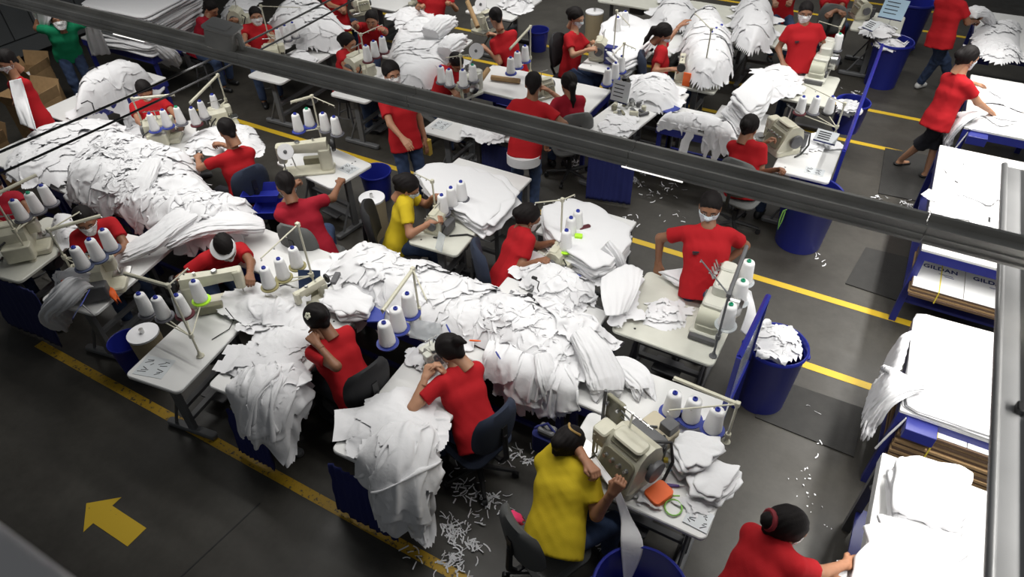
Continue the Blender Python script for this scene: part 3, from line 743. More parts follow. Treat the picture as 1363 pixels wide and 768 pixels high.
# ------------------------------------------------------------------ cloth
def inpoly(poly, x, y):
    n = len(poly); ins = np.zeros(x.shape, bool); dm = np.full(x.shape, 9.)
    for i in range(n):
        x0, y0 = poly[i]; x1, y1 = poly[(i + 1) % n]
        c = ((y0 > y) != (y1 > y)) & (x < (x1 - x0) * (y - y0) / ((y1 - y0) + 1e-12) + x0); ins ^= c
        dx, dy = x1 - x0, y1 - y0; t = np.clip(((x - x0) * dx + (y - y0) * dy) / (dx * dx + dy * dy + 1e-12), 0, 1)
        dm = np.minimum(dm, np.hypot(x - x0 - t * dx, y - y0 - t * dy))
    return np.where(ins, dm, -dm)
def up2(A):
    """double the resolution of batched grids (B,n,m,3) by cubic subdivision"""
    def ax(A):
        A = np.swapaxes(A, 1, 1); P0 = np.concatenate([A[:, :1], A[:, :-2], ], 1) if False else None
        a = np.concatenate([2 * A[:, :1] - A[:, 1:2], A, 2 * A[:, -1:] - A[:, -2:-1]], 1)
        mid = (-a[:, :-3] + 9 * a[:, 1:-2] + 9 * a[:, 2:-1] - a[:, 3:]) / 16
        o = np.empty((A.shape[0], 2 * A.shape[1] - 1) + A.shape[2:], A.dtype); o[:, 0::2] = A; o[:, 1::2] = mid; return o
    return np.swapaxes(ax(np.swapaxes(ax(A), 1, 2)), 1, 2)
class Ground:
    """height map the garments fall on"""
    def __init__(s, lo, hi, cell, z): s.lo = np.array(lo, float); s.c = cell; s.n = np.ceil((np.array(hi) - s.lo) / cell).astype(int) + 1; s.H = np.full(tuple(s.n), float(z))
    def xy(s): return np.meshgrid(s.lo[0] + np.arange(s.n[0]) * s.c, s.lo[1] + np.arange(s.n[1]) * s.c, indexing='ij')
    def idx(s, x, y): return np.clip(((x - s.lo[0]) / s.c + .5).astype(int), 0, s.n[0] - 1), np.clip(((y - s.lo[1]) / s.c + .5).astype(int), 0, s.n[1] - 1)
    def at(s, x, y):
        fx = np.clip((x - s.lo[0]) / s.c, 0, s.n[0] - 1.001); fy = np.clip((y - s.lo[1]) / s.c, 0, s.n[1] - 1.001); i = fx.astype(int); j = fy.astype(int); u = fx - i; v = fy - j; H = s.H
        return (H[i, j] * (1 - u) + H[i + 1, j] * u) * (1 - v) + (H[i, j + 1] * (1 - u) + H[i + 1, j + 1] * u) * v
    def press(s, X, th):
        i, j = s.idx(X[..., 0].ravel(), X[..., 1].ravel()); np.maximum.at(s.H, (i, j), X[..., 2].ravel() + th)
        for _ in range(2):
            Pd = np.pad(s.H, 1, mode='edge'); m = (Pd[:-2, 1:-1] + Pd[2:, 1:-1] + Pd[1:-1, :-2] + Pd[1:-1, 2:] + 2 * s.H) / 6; s.H = np.where(np.abs(m - s.H) < .09, m, s.H)
def settle(X, Lu, Lv, G, steps=46, inner=4, fric=.12):
    """let sheets of cloth fall, stretch out and crease on the ground map"""
    V = np.zeros_like(X); dt = .022; Lu = Lu[:, None, None]; Lv = Lv[:, None, None]; Ld = np.sqrt(Lu ** 2 + Lv ** 2)
    def con(A, B, L, w, mn=False):
        d = B - A; l = np.sqrt((d * d).sum(-1)) + 1e-6; k = (1 - L / l) * w
        if mn: k = np.minimum(k, 0)
        d *= k[..., None]; A += d; B -= d
    for st in range(steps):
        Q = X.copy(); V[..., 2] -= 9.8 * dt; X = X + V * dt
        for _ in range(inner):
            con(X[:, 0:-1:2], X[:, 1::2], Lu, .5); con(X[:, 1:-1:2], X[:, 2::2], Lu, .5)
            con(X[:, :, 0:-1:2], X[:, :, 1::2], Lv, .5); con(X[:, :, 1:-1:2], X[:, :, 2::2], Lv, .5)
            con(X[:, :-1, :-1], X[:, 1:, 1:], Ld, .14); con(X[:, 1:, :-1], X[:, :-1, 1:], Ld, .14)
            con(X[:, :-2], X[:, 2:], Lu * 1.62, .25, True); con(X[:, :, :-2], X[:, :, 2:], Lv * 1.62, .25, True)
        h = G.at(X[..., 0], X[..., 1]) + .004; b = X[..., 2] < h
        rise = np.minimum(h - X[..., 2], .03)
        X[..., 2] = np.where(b, X[..., 2] + rise, X[..., 2])
        f = np.where(b, fric, 1.)[..., None]; X[..., :2] = Q[..., :2] + (X[..., :2] - Q[..., :2]) * f
        V = np.clip((X - Q) / dt * .93, -3, 3)
    return X
def sheets(name, label, centers, angles, size, comp, G, seed, layers, z0, m=None, mound=None, kind='stuff', cat='cloth pile', group=None, th=.006, N=(24, 20), puff=.5, fric=.12, drop=.03, steps=46):
    m = m or WHITE; rng = np.random.RandomState(seed); VV = []; FF = []; n0 = 0; k = 0; B = len(centers); per = int(math.ceil(B / layers)); n, q = N
    for l in range(layers):
        ids = range(l * per, min(B, (l + 1) * per))
        if len(ids) == 0: break
        X = np.zeros((len(ids), n, q, 3)); Lu = np.zeros(len(ids)); Lv = np.zeros(len(ids))
        for s_, i in enumerate(ids):
            a, b = size(rng); cu, cv = comp(rng); Lu[s_] = a / (n - 1); Lv[s_] = b / (q - 1)
            U, W_ = np.meshgrid(np.linspace(-.5, .5, n), np.linspace(-.5, .5, q), indexing='ij')
            u = U * a * cu; v = W_ * b * cv
            sx = rng.rand() * 40; fu = 3.2 / max(a, .2); u = u + .10 * a * (1.2 - cu) * (fbm(U * 4 + sx, W_ * 4, seed + i, 2) - .5) * 2; v = v + .10 * b * (1.2 - cv) * (fbm(U * 4, W_ * 4 + sx, seed + i + 9, 2) - .5) * 2
            t = angles[i]; x = centers[i][0] + u * math.cos(t) - v * math.sin(t); y = centers[i][1] + u * math.sin(t) + v * math.cos(t)
            g = G.at(x, y); g = np.maximum(g, np.percentile(g, 55) - .05)
            slack = a * math.sqrt(max(0, 1 - (cu * cv)))
            X[s_, ..., 0] = x; X[s_, ..., 1] = y
            X[s_, ..., 2] = g + drop + puff * .5 * slack * (fbm(U * 3.4 + sx, W_ * 3.4, seed + i + 3, 1) + .28 * vn(U * 8 + sx, W_ * 8, seed + i + 4)) 
        X = settle(X, Lu, Lv, G, steps=steps, fric=fric); 
        for _ in range(2): X[:, 1:-1] = X[:, 1:-1] * .72 + .14 * (X[:, :-2] + X[:, 2:]); X[:, :, 1:-1] = X[:, :, 1:-1] * .72 + .14 * (X[:, :, :-2] + X[:, :, 2:])
        X2 = up2(X); G.press(X2, th)
        for s_ in range(len(X2)):
            nn, mm = X2.shape[1:3]; i, j = np.meshgrid(np.arange(nn - 1), np.arange(mm - 1), indexing='ij'); a = (i * mm + j).ravel() + n0
            cu_, cv_ = (i.ravel() + .5) / (nn - 1) - .5, (j.ravel() + .5) / (mm - 1) - .5; sd_ = rng.randint(1000)
            if rng.rand() < .5: keep = (np.abs(cu_) ** 5 + np.abs(cv_) ** 5) ** .2 < .5 - .045 * vn(cu_ * 9, cv_ * 9, sd_)
            else: keep = ((np.abs(cv_) < .33 + .03 * cu_) | ((cu_ > .14) & (np.abs(cv_) < .5 - .3 * np.abs(cu_ - .3)))) & ((cu_ + .5) > .02) & ~((cu_ > .43) & (np.abs(cv_) < .10))
            fq = np.stack([a, a + mm, a + mm + 1, a + 1], 1)[keep] - n0; us, iv_ = np.unique(fq, return_inverse=True)
            VV.append(X2[s_].reshape(-1, 3)[us]); FF.append(iv_.reshape(-1, 4) + n0); n0 += len(us)
    if mound is not None:
        VV.append(mound[0]); FF.append(mound[1] + n0)
    V = np.concatenate(VV); F = np.concatenate(FF); o = np.array((V[:, 0].mean(), V[:, 1].mean(), z0))
    ob = link(name, fastmesh(name, V - o, F, m)); ob.location = o
    return tag(ob, label, cat, group, kind)
def heap(name, label, poly, z0, H, seed, n=14, L=(.22, .36), Wd=(.12, .3), m=None, hang=0, kind='stuff', cat='cloth pile', group=None, support=None, orient=None, comp=(.5, .85), edge=.24, drop_to=.45, fric=.12, layers=None, puff=.5, **_):
    """heap of loose garments: sheets of cloth let fall in layers on a low mound; support = outline of the table top (cloth hangs beyond it)"""
    pts = [P(*q[:2], z0 + H * .6 + .03) if len(q) == 2 else P(*q) for q in poly] if not isinstance(poly[0], Vector) else poly
    pl = [(p[0], p[1]) for p in pts]; A = np.array(pl); lo = A.min(0) - .45; hi = A.max(0) + .45
    G = Ground(lo, hi, .015, z0); X, Y = G.xy(); d = inpoly(pl, X, Y)
    if support is not None:
        ds = inpoly(support, X, Y); G.H = np.where(ds > 0, z0, np.maximum(z0 - drop_to, .02)); mk = np.minimum(d, ds)
    else: mk = d
    qd = np.clip(mk / edge, 0, 1); base = H * np.clip(1 - (1 - qd) ** 2, 0, 1) ** .85 * (.75 + .5 * fbm(X * 2.5, Y * 2.5, seed, 2)); G.H = np.where(mk > 0, G.H + base, G.H)
    if name == 'bin_filling': G.H = np.where(d < 0, np.where(d > -.05, z0 + .10, .05), G.H)
    K = mk > 0; st = 2; Ks = K[::st, ::st]; ci = Ks[:-1, :-1] & Ks[1:, :-1] & Ks[:-1, 1:] & Ks[1:, 1:]; num = np.full(Ks.shape, -1); num[Ks] = np.arange(Ks.sum()); I, J = np.nonzero(ci)
    mV = np.stack([X[::st, ::st][Ks], Y[::st, ::st][Ks], G.H[::st, ::st][Ks] - .012], 1); mF = np.stack([num[I, J], num[I + 1, J], num[I + 1, J + 1], num[I, J + 1]], 1)
    rng = np.random.RandomState(seed); cs = []; an = []
    inset = min(.8 * (L[0] + L[1]) / 2 * .7, d.max() * .7)
    while len(cs) < n:
        c = lo + rng.rand(2) * (hi - lo); i, j = G.idx(c[0], c[1])
        if d[i, j] > inset * (.25 + .75 * rng.rand()): cs.append(c); an.append(rng.rand() * 6.28 if orient is None else orient + rng.randn() * .25)
    def size(r): a = 2 * r.uniform(*L); return a, min(a, 3. * r.uniform(*Wd))
    return sheets(name, label, cs, an, size, lambda r: (r.uniform(*comp), r.uniform(*comp)) if orient is None else (r.uniform(.85, .98), r.uniform(*comp)), G, seed, layers or max(2, min(7, n // 5)), z0, m, (mV, mF) if len(mF) else None, kind, cat, group, fric=fric, puff=puff)
def bundle(name, label, path, width, thick, seed, m=None, ridges=9, amp=.10, flare=.25, cat='cloth bundle', parent=None, side=None, nu=70, nv=96, kind=None, group=None, ends=(.35, .8), layer=0):
    """long soft bundle of cloth swept along a path of room points, with lengthwise folds"""
    m = m or WHITE; rng = np.random.RandomState(seed)
    pts = np.array([tuple(P(*q)) if not isinstance(q, Vector) else tuple(q) for q in path], float); o = pts.mean(0)
    if len(pts) == 2: pts = np.array([pts[0], pts.mean(0), pts[1]])
    ts = np.linspace(0, len(pts) - 1, nu); k = np.clip(ts.astype(int), 0, len(pts) - 2); f = (ts - k)[:, None]
    g = lambda i: pts[np.clip(i, 0, len(pts) - 1)]
    p0, p1, p2, p3 = g(k - 1), g(k), g(k + 1), g(k + 2)
    c = .5 * (2 * p1 + (p2 - p0) * f + (2 * p0 - 5 * p1 + 4 * p2 - p3) * f ** 2 + (3 * p1 - p0 - 3 * p2 + p3) * f ** 3)
    T = np.gradient(c, axis=0); T /= np.linalg.norm(T, axis=1)[:, None] + 1e-9
    hz = pts[-1] - pts[0]; hz[2] = 0
    sd = np.array(side, float) if side is not None else np.cross(hz + 1e-6, (0, 0, 1.)); sd = nrm(sd)
    B = sd - T * (T @ sd)[:, None]; B /= np.linalg.norm(B, axis=1)[:, None] + 1e-9; Nn = np.cross(B, T)
    u = np.linspace(0, 1, nu); wv = np.interp(u, np.linspace(0, 1, len(width)), width) if isinstance(width, (list, tuple)) else np.full(nu, width)
    tv = np.interp(u, np.linspace(0, 1, len(thick)), thick) if isinstance(thick, (list, tuple)) else np.full(nu, thick)
    e = 1 - .999 * np.clip((.06 - u) / .06, 0, 1) ** 2 * (1 - ends[0]) - .999 * np.clip((u - .95) / .05, 0, 1) ** 2 * (1 - ends[1])
    th = np.linspace(0, 2 * math.pi, nv, endpoint=False)
    U, TH = np.meshgrid(u, th, indexing='ij')
    ca, sa = np.cos(TH), np.sin(TH); q = 2 / 2.6
    cx, cz = np.sign(ca) * np.abs(ca) ** q, np.sign(sa) * np.abs(sa) ** q
    ph = 3 * fbm(U * 3 + seed, TH * .6, seed, 2) + rng.rand() * 6
    rid = np.abs(np.sin(TH * ridges * .5 + ph + .8 * np.sin(U * 5))) ** .7 - .6
    rid2 = np.abs(np.sin(TH * ridges * 1.1 + 1.7 * ph)) - .6
    r = 1 + amp * rid * (.6 + flare * U * 1.5) + amp * .5 * rid2 + .16 * (fbm(U * 5, TH * 1.3 + 4, seed + 3) - .5)
    cu = np.cos(TH) * 1.0; su = np.sin(TH); ln = max(.3, np.linalg.norm(np.diff(c, axis=0), axis=1).sum())
    ab = lambda a, b, s_: np.abs(2 * vn(a, b, s_) - 1) - .5
    r = r + .22 * ab(cu * 3.5 + 7, U * ln * 5 + su * 2, seed + 31) + .08 * ab(cu * 9 + 3, U * ln * 14 + su * 5, seed + 32)
    r = r * (1 + layer * np.sin(U * 40 + 2 * np.sin(TH)))
    endrag = 1 + np.where(U > .93, (fbm(TH * 4, U * 0 + 2, seed + 9) - .5) * .3, 0)
    V = c[:, None, :] + (B[:, None, :] * (cx * r * (wv * e)[:, None] / 2)[..., None] + Nn[:, None, :] * (cz * r * (tv * e)[:, None] / 2)[..., None])
    V = V + T[:, None, :] * (np.where(U > .9, (fbm(TH * 3.2, U * 0, seed + 13) - .5) * .22 + (vn(TH * 8, U * 0, seed + 14) - .5) * .10, 0) * (U - .9) * 10)[..., None]
    V = V.reshape(-1, 3); iu, iv = np.meshgrid(np.arange(nu - 1), np.arange(nv), indexing='ij'); jv = (iv + 1) % nv
    F = np.stack([iu * nv + iv, iu * nv + jv, (iu + 1) * nv + jv, (iu + 1) * nv + iv], -1).reshape(-1, 4)
    caps = []
    n0 = len(V); V = np.concatenate([V, c[:1] , c[-1:] - T[-1:] * .04])
    for j in range(0, nv, 2):
        caps.append((n0, (j + 2) % nv, j + 1, j)); a = (nu - 1) * nv; caps.append((n0 + 1, a + j, a + j + 1, a + (j + 2) % nv))
    F = np.concatenate([F, np.array(caps)]); V = V - o
    ob = link(name, fastmesh(name, V, F, m), parent); ob.location = o
    return tag(ob, label, cat, group, kind)
def stack(name, label, corners, z0, n, th, seed, jit=.02, m=None, droop=0, cat='shirt stack', piece='folded_shirt', group=None, wave=.012, lean=(0, 0), rnd=.05):
    """pile of flat cloth pieces, each layer its own part"""
    m = m or WHITE; rng = np.random.RandomState(seed)
    pts = [P(*q[:2], z0 + n * th) if len(q) == 2 else P(*q) for q in corners] if not isinstance(corners[0], Vector) else corners
    A = np.array([(p[0], p[1]) for p in pts]); o = A.mean(0); A = A - o
    t = thing(name, label, cat, (o[0], o[1], z0), 0, group)
    K = 10; k = len(A)
    E = np.concatenate([np.linspace(A[i], A[(i + 1) % k], K, endpoint=False) for i in range(k)]); M = len(E)
    for _ in range(max(1, int(rnd * 20))): E = E * .5 + .25 * (np.roll(E, 1, 0) + np.roll(E, -1, 0))
    ctr = E.mean(0)
    for l in range(n):
        j = rng.randn(2) * jit + np.array(lean) * l; rz = rng.randn() * .03; c, s = math.cos(rz), math.sin(rz)
        Q = E @ np.array([[c, s], [-s, c]]) + j; wob = wave * np.interp(np.arange(M), np.arange(0, M + 3, 3), rng.randn(len(np.arange(0, M + 3, 3))))
        nr = (Q - ctr) / (np.linalg.norm(Q - ctr, axis=1)[:, None] + 1e-9); Q = Q + nr * wob[:, None]
        zt = (l + 1) * th; V = []; F = []
        dz = droop * (np.abs(rng.randn(M)) * .3 + .7) if droop else np.zeros(M)
        sag = .35 * th * np.interp(np.arange(M), np.arange(0, M + 4, 4), rng.randn(len(np.arange(0, M + 4, 4))))
        for fr, zz in ((1.0, zt - th * 1.02), (1.012, zt - th * .55), (.985, zt - th * .12), (.90, zt), (.5, zt + .003)):
            R = ctr + (Q - ctr) * fr; w = max(0, fr - .5) * 2
            V.append(np.column_stack([R, np.full(M, zz) + sag * min(1, w) - dz * min(1, w) ** 2]))
        V.append(np.array([[*ctr, zt + .004]])); V = np.concatenate(V)
        for r in range(4): F += [(r * M + i, r * M + (i + 1) % M, (r + 1) * M + (i + 1) % M, (r + 1) * M + i) for i in range(M)]
        F += [(4 * M + i, 4 * M + (i + 1) % M, 4 * M + (i + 2) % M, 5 * M) for i in range(0, M, 2)]
        link(piece, fastmesh(piece, V, F, m), t)
    return t
def sheetcloth(name, label, quad, seed, m=None, th=.004, nu=24, nv=24, wrinkle=.012, cat='cloth', folds=6, parent=None, group=None):
    """single piece of cloth spanned over a grid of room points (rows of points)"""
    m = m or WHITE
    G = np.array([[tuple(P(*q)) if not isinstance(q, Vector) else tuple(q) for q in row] for row in quad], float)
    R, Cn = G.shape[:2]; u = np.linspace(0, R - 1, nu); v = np.linspace(0, Cn - 1, nv)
    def cr(A, t):
        n = A.shape[0]; k = np.clip(t.astype(int), 0, n - 2); f = (t - k).reshape(-1, *([1] * (A.ndim - 1)))
        g = lambda i: A[np.clip(i, 0, n - 1)]
        p0, p1, p2, p3 = g(k - 1), g(k), g(k + 1), g(k + 2)
        return .5 * (2 * p1 + (p2 - p0) * f + (2 * p0 - 5 * p1 + 4 * p2 - p3) * f ** 2 + (3 * p1 - p0 - 3 * p2 + p3) * f ** 3)
    S_ = cr(G, u); S_ = cr(S_.transpose(1, 0, 2), v).transpose(1, 0, 2)
    du = np.gradient(S_, axis=0); dv = np.gradient(S_, axis=1); Nn = np.cross(du, dv); Nn /= np.linalg.norm(Nn, axis=2)[..., None] + 1e-9
    if Nn[..., 2].mean() < 0: Nn = -Nn
    UU, VV = np.meshgrid(np.linspace(0, 1, nu), np.linspace(0, 1, nv), indexing='ij')
    w = wrinkle * (np.abs(np.sin(VV * folds * 3.14 + 2.5 * fbm(UU * 2, VV * 3, seed))) - .5 + (fbm(UU * 6, VV * 6, seed + 2) - .5) * 1.4)
    T = S_ + Nn * (w + th / 2)[..., None]; Bt = S_ + Nn * (w - th / 2)[..., None]; o = S_.reshape(-1, 3).mean(0)
    V = np.concatenate([T.reshape(-1, 3), Bt.reshape(-1, 3)]) - o; n = nu * nv
    i, j = np.meshgrid(np.arange(nu - 1), np.arange(nv - 1), indexing='ij'); a = (i * nv + j).ravel(); F = np.stack([a, a + nv, a + nv + 1, a + 1], 1)
    FF = [F, F[:, ::-1] + n]; rim = [(k, k + 1) for k in range(nv - 1)] + [((nu - 1) * nv + k + 1, (nu - 1) * nv + k) for k in range(nv - 1)] + [((k + 1) * nv, k * nv) for k in range(nu - 1)] + [(k * nv + nv - 1, (k + 1) * nv + nv - 1) for k in range(nu - 1)]
    FF.append(np.array([(a, b, b + n, a + n) for a, b in rim])); ob = link(name, fastmesh(name, V, np.concatenate(FF), m), parent)
    if parent is None: ob.location = o
    else: ob.data.transform(Matrix.Translation(Vector(o)))
    return tag(ob, label, cat, group)
def scraps(label, px, n, spread, seed, z=0.003, size=(.03, .09)):
    """loose trimmings on the floor: one object nobody could count"""
    rnd = random.Random(seed); b = MB(); o = P(px[0], px[1], 0)
    cl = [(rnd.gauss(0, spread), rnd.gauss(0, spread)) for _ in range(max(3, n // 9))]
    for i in range(n):
        cx, cy = cl[rnd.randrange(len(cl))]; x, y = cx + rnd.gauss(0, spread * .22), cy + rnd.gauss(0, spread * .22)
        a = rnd.uniform(0, 6.28); L = rnd.uniform(*size); cv = rnd.uniform(-1.6, 1.6); w = rnd.uniform(.003, .006); pts = []
        for k in range(4): pts.append((x, y, a)); x += math.cos(a) * L / 3; y += math.sin(a) * L / 3; a += cv / 3
        zz = z + rnd.uniform(0, .012)
        v = []
        for (px_, py_, aa) in pts: v += [(px_ - math.sin(aa) * w, py_ + math.cos(aa) * w, zz), (px_ + math.sin(aa) * w, py_ - math.cos(aa) * w, zz + .004)]
        b.add(v, [(2 * k, 2 * k + 1, 2 * k + 3, 2 * k + 2) for k in range(3)])
    ob = obj('fabric_trimmings', b, WHITE2, None); ob.location = (o.x, o.y, 0); return tag(ob, label, 'scraps', None, 'stuff')
# ================================================================== the setting
b = MB(); b.box((-4.2, 9.5, -.05), (18.6, 24, .1)); struct('floor', b, floor_mat())
t = thing('wall_left', None, None, (-13.25, 8, 0)); t['kind'] = 'structure'
WALLM = mat('grey_wall_sheet', (.19, .20, .205), .55, var=.1, scale=2)
for k in range(30):
    b = MB(); y = -6 + k * .42; b.slab((0, y, 2.5), (.05, .40, 4.3), .008, .006); obj('wall_panel', b, WALLM, t)
b = MB(); b.box((-.04, 0, 2.4), (.04, 13, 4.8)); obj('wall_backing', b, IRON, t)
b = MB(); b.box((.06, 0, .22), (.12, 13, .22)); obj('ledge', b, WALLM, t)
b = MB(); b.box((.02, 0, .06), (.06, 13, .12)); obj('skirting', b, BLACK, t)
def line(n, x0, x1, y, w, m):
    b = MB(); b.box(((x0 + x1) / 2, y, .001), (x1 - x0, w, .003)); struct('trim_%d' % n, b, m)
line(1, -6.45, -1.2, 1.79, .085, YLINE2); line(2, -9.0, 2.6, 6.09, .085, YLINE); line(3, -.35, 2.6, 5.05, .085, YLINE)
line(4, -9, 2.6, 9.58, .085, YLINE); line(5, -9, 2.6, 10.66, .085, YLINE); line(6, -9, 2.6, 14.3, .085, YLINE); line(7, -9, 2.6, 15.4, .085, YLINE)
b = MB(); b.box((-3.38, .0, .0008), (.012, 3.1, .002), -.10); struct('trim_8', b, BLACK)
# painted arrow
a0, a1 = P(113, 672), P(168, 712); L = a1.x - a0.x + .1
b = MB(); y = .5 * (a0.y + P(183, 712).y); x = a0.x
b.prism([(x, y), (x + .20, y - .17), (x + .20, y - .085), (x + .60, y - .085), (x + .60, y + .085), (x + .20, y + .085), (x + .20, y + .17)], .0005, .003)
tag(obj('floor_arrow', b, YLINE), 'yellow painted arrow on the dark floor pointing left', 'arrow')
# overhead lighting channel over the sewing line
zb = 3.0; yb = P(700, 172, zb).y
t = thing('lighting_channel', 'long dark steel lighting channel crossing above the whole sewing floor', 'beam', (-3, yb, zb))
for k in range(9):
    x = -5.4 + k * 1.35
    b = MB(); b.box((x, 0, 0), (1.346, .10, .055)); b.box((x, -.048, .038), (1.346, .012, .024)); b.box((x, .045, .042), (1.346, .018, .034)); b.box((x, -.056, -.022), (1.346, .018, .012)); b.box((x, -.056, .010), (1.346, .008, .008)); obj('channel_section', b, GRATE, t)
TUBE = mat('lit_tube', (.9, .9, .9), .4); TUBE.node_tree.nodes['Principled BSDF'].inputs['Emission Color'].default_value = (1, .98, .93, 1); TUBE.node_tree.nodes['Principled BSDF'].inputs['Emission Strength'].default_value = 1.1
for k, u in enumerate((172, 865)):
    x = P(u, 50 if k == 0 else 235, zb - .05).x + 3
    b = MB(); b.tube([(x - .16, -.035, -.045), (x + .16, -.035, -.045)], .009, 10); obj('fluorescent_tube', b, TUBE, t)
# steel tray over the packing tables
zr = 2.8; xl = P(1316, 575, zr).x; yend = P(1350, 225, zr).y
t = thing('cable_tray', 'bright galvanised steel tray running over the packing tables at right', 'tray', (xl + .014, 1.2, zr))
b = MB(); n = yend - 1.2; b.box((.055, (n - 1.2) / 2, 0), (.11, n + 1.2, .012)); b.tube([(0, -1.2, .012), (0, n, .012)], .016, 10); obj('tray_floor', b, GALV, t)
b = MB(); b.box((.115, (n - 1.2) / 2, .01), (.016, n + 1.2, .05)); obj('tray_side', b, GALV, t)
b = MB(); b.box((.139, (n - 1.2) / 2, -.005), (.022, n + 1.2, .01)); obj('seam', b, BLACK, t)
b = MB(); b.box((.26, (n - 1.2) / 2, .01), (.21, n + 1.2, .03)); obj('tray_cover', b, GALV, t)
q = P(1355, 548, zr)
b = MB(); b.slab((q.x - xl - .014, q.y - 1.2, .02), (.03, .05, .03), .01, .004); obj('clip', b, BLACK, t)
# guard rail at the viewer's gallery
q = P(20, 742, 4.2); b = MB(); b.tube([(-2.2, q.y - .005, 4.2), (-.48, q.y - .005, 4.2)], .019, 14); tag(obj('guard_rail', b, mat('pale_rail', (.85, .83, .84), .35)), 'pale round guard rail in the near lower left corner', 'rail')
# overhead cables
for k, (p0, p1, z) in enumerate((((0, 197), (430, 0), 2.9), ((0, 226), (440, 12), 2.75))):
    q0, q1 = P(*p0, z), P(*p1, z); d = q1 - q0; b = MB(); a = q0 - d * .2; c = q1 + d * .25
    b.tube([tuple(a + (c - a) * (i / 10) - Vector((0, 0, .05 * math.sin(math.pi * i / 10)))) for i in range(11)], .0075, 6)
    tag(obj('overhead_cable', b, BLACK), ['thin black overhead cable at upper left, the farther of two', 'thin black overhead cable at upper left, the nearer of two'][k], 'cable')
q = P(302, 52, zb + .08); t = thing('junction_box', 'grey metal junction box mounted on the overhead lighting channel', 'box', (q.x, yb, zb + .04), R_(18))
b = MB(); b.m = Matrix.Rotation(R_(14), 4, 'Y'); b.slab((0, 0, .07), (.19, .15, .13), .02, .01); obj('housing', b, GRATE, t)
b = MB(); b.m = Matrix.Rotation(R_(14), 4, 'Y'); b.slab((0, 0, .142), (.215, .17, .018), .025, .004); b.slab((-.01, -.02, .154), (.13, .09, .008), .01, .002); obj('lid', b, mat('grey_cast', (.6, .58, .55), .5), t)
b = MB(); b.tube([(.10, 0, .10), (.135, 0, .08), (.14, 0, .0)], .02, 8); obj('conduit', b, GRATE, t)
# ================================================================== tables
def rect(name, label, x0, y0, x1, y1, **k):
    return sewing_table(name, label, ((x0 + x1) / 2, (y0 + y1) / 2), x1 - x0, y1 - y0, **k)
xs = [(-1.30, -.22, 'white sorting table with blue edge at the right end of the front line'), (-2.52, -1.34, 'white sorting table under the near part of the big heap'), (-3.76, -2.56, 'white sorting table under the far part of the big heap'),
      (-5.0, -3.80, 'bare white sorting table left of the big heap'), (-6.3, -5.04, 'white sorting table under the right end of the left heap'), (-7.6, -6.34, 'white sorting table under the middle of the left heap'), (-8.9, -7.64, 'white sorting table under the flat left end of the left heap')]
for x0, x1, lb in xs: rect('sorting_table', lb, x0, 3.06, x1, 3.60, legs='S', apron=BLUEP, group=None)
ST = sewing_table
ST('sewing_table', 'bare white sewing table with sticker at left, yellow line below it', (-4.30, 2.16), .54, 1.02, R_(8), top=LAM, sticker=(-.10, -.36, R_(8), .26, .20))
ST('sewing_table', 'sewing table of the worker with the white hair flower', (-3.56, 2.44), .64, 1.12, R_(5))
ST('sewing_table', 'sewing table of the worker with tufted hair, cloth bundle over its end', (-2.29, 2.43), .63, 1.14, R_(2))
ST('sewing_table', 'white sewing table with the large machine and orange box, nearest at right', (-.58, 2.74), 1.06, .60, 0)
ST('sewing_table', 'wide cream table with tall machine in front of the standing man', (-.87, 4.33), .87, .87, 0, top=LAMC, frame=IRON)
ST('sewing_table', 'table with large white cloth stack beside the tall thread stand, mid right', (-2.02, 4.55), .62, .80, R_(-5), top=LAMC)
ST('sewing_table', 'cream table of the seated worker in yellow near the middle', (-3.27, 4.46), .55, .72, R_(4), top=LAMC, sticker=(.14, .26, 0, .18, .13))
ST('sewing_table', 'cream table with long-arm machine behind the grey chair', (-5.22, 4.84), .95, .62, R_(-8), top=LAM, sticker=(.32, .08, 0, .2, .16))
ST('sewing_table', 'table holding the machine with orange tags at left', (-5.72, 2.42), .62, 1.05, R_(10), top=LAM)
ST('sewing_table', 'cream table at the far left edge of the photo', (-6.72, 2.30), .62, .9, R_(10), top=LAMC)
ST('sewing_table', 'sewing table of the bent worker at left behind six cones', (-7.2, 4.35), 1.0, .62, R_(-40), top=LAM)
ST('sewing_table', 'white table with rumpled cloth beside the man at upper left', (-7.48, 6.92), .62, 1.5, R_(2), top=LAM)
ST('sewing_table', 'table under the machine with three cones, upper left of centre', (-6.05, 6.75), .6, 1.0, R_(2), top=LAM)
ST('sewing_table', 'white table end showing below the lighting channel behind the standing woman', (-4.40, 6.40), .55, .85, R_(0), top=LAM, sticker=(-.12, -.2, 0, .2, .2))
rect('sorting_table', 'long white cutting table with card tubes lying on it', -4.86, 7.25, -3.05, 8.05, legs='S', apron=BLUEP)
ST('sewing_table', 'tilted white table with loose machine parts on it', (-2.60, 7.35), .58, 1.25, R_(-8), z=.80, top=LAM)
rect('sorting_table', 'blue table under the draped white rolls, upper middle', -2.2, 7.45, -1.0, 8.0, legs='S', apron=BLUEP)
ST('sewing_table', 'sewing table with small blue motor box, upper middle', (-3.38, 9.05), .75, 1.1, R_(0), top=LAM)
ST('sewing_table', 'cream table with the orange tag, upper middle', (-2.12, 8.98), .60, .85, R_(0), top=LAMC)
ST('sewing_table', 'wide cream table of the masked man at the upper right', (-.90, 9.3), .9, .95, 0, top=LAMC, frame=IRON)
ST('sewing_table', 'white table with sticker beside the blue far partition', (-.42, 7.48), .60, .90, 0, top=LAM, sticker=(.12, -.28, 0, .2, .14))
ST('sewing_table', 'cream table end near the filled blue bin, top right', (-.28, 12.1), .7, .9, 0, top=LAMC)
ST('sewing_table', 'table behind the white heap at the top left of centre', (-6.03, 8.12), .95, 1.1, R_(2), top=LAM)
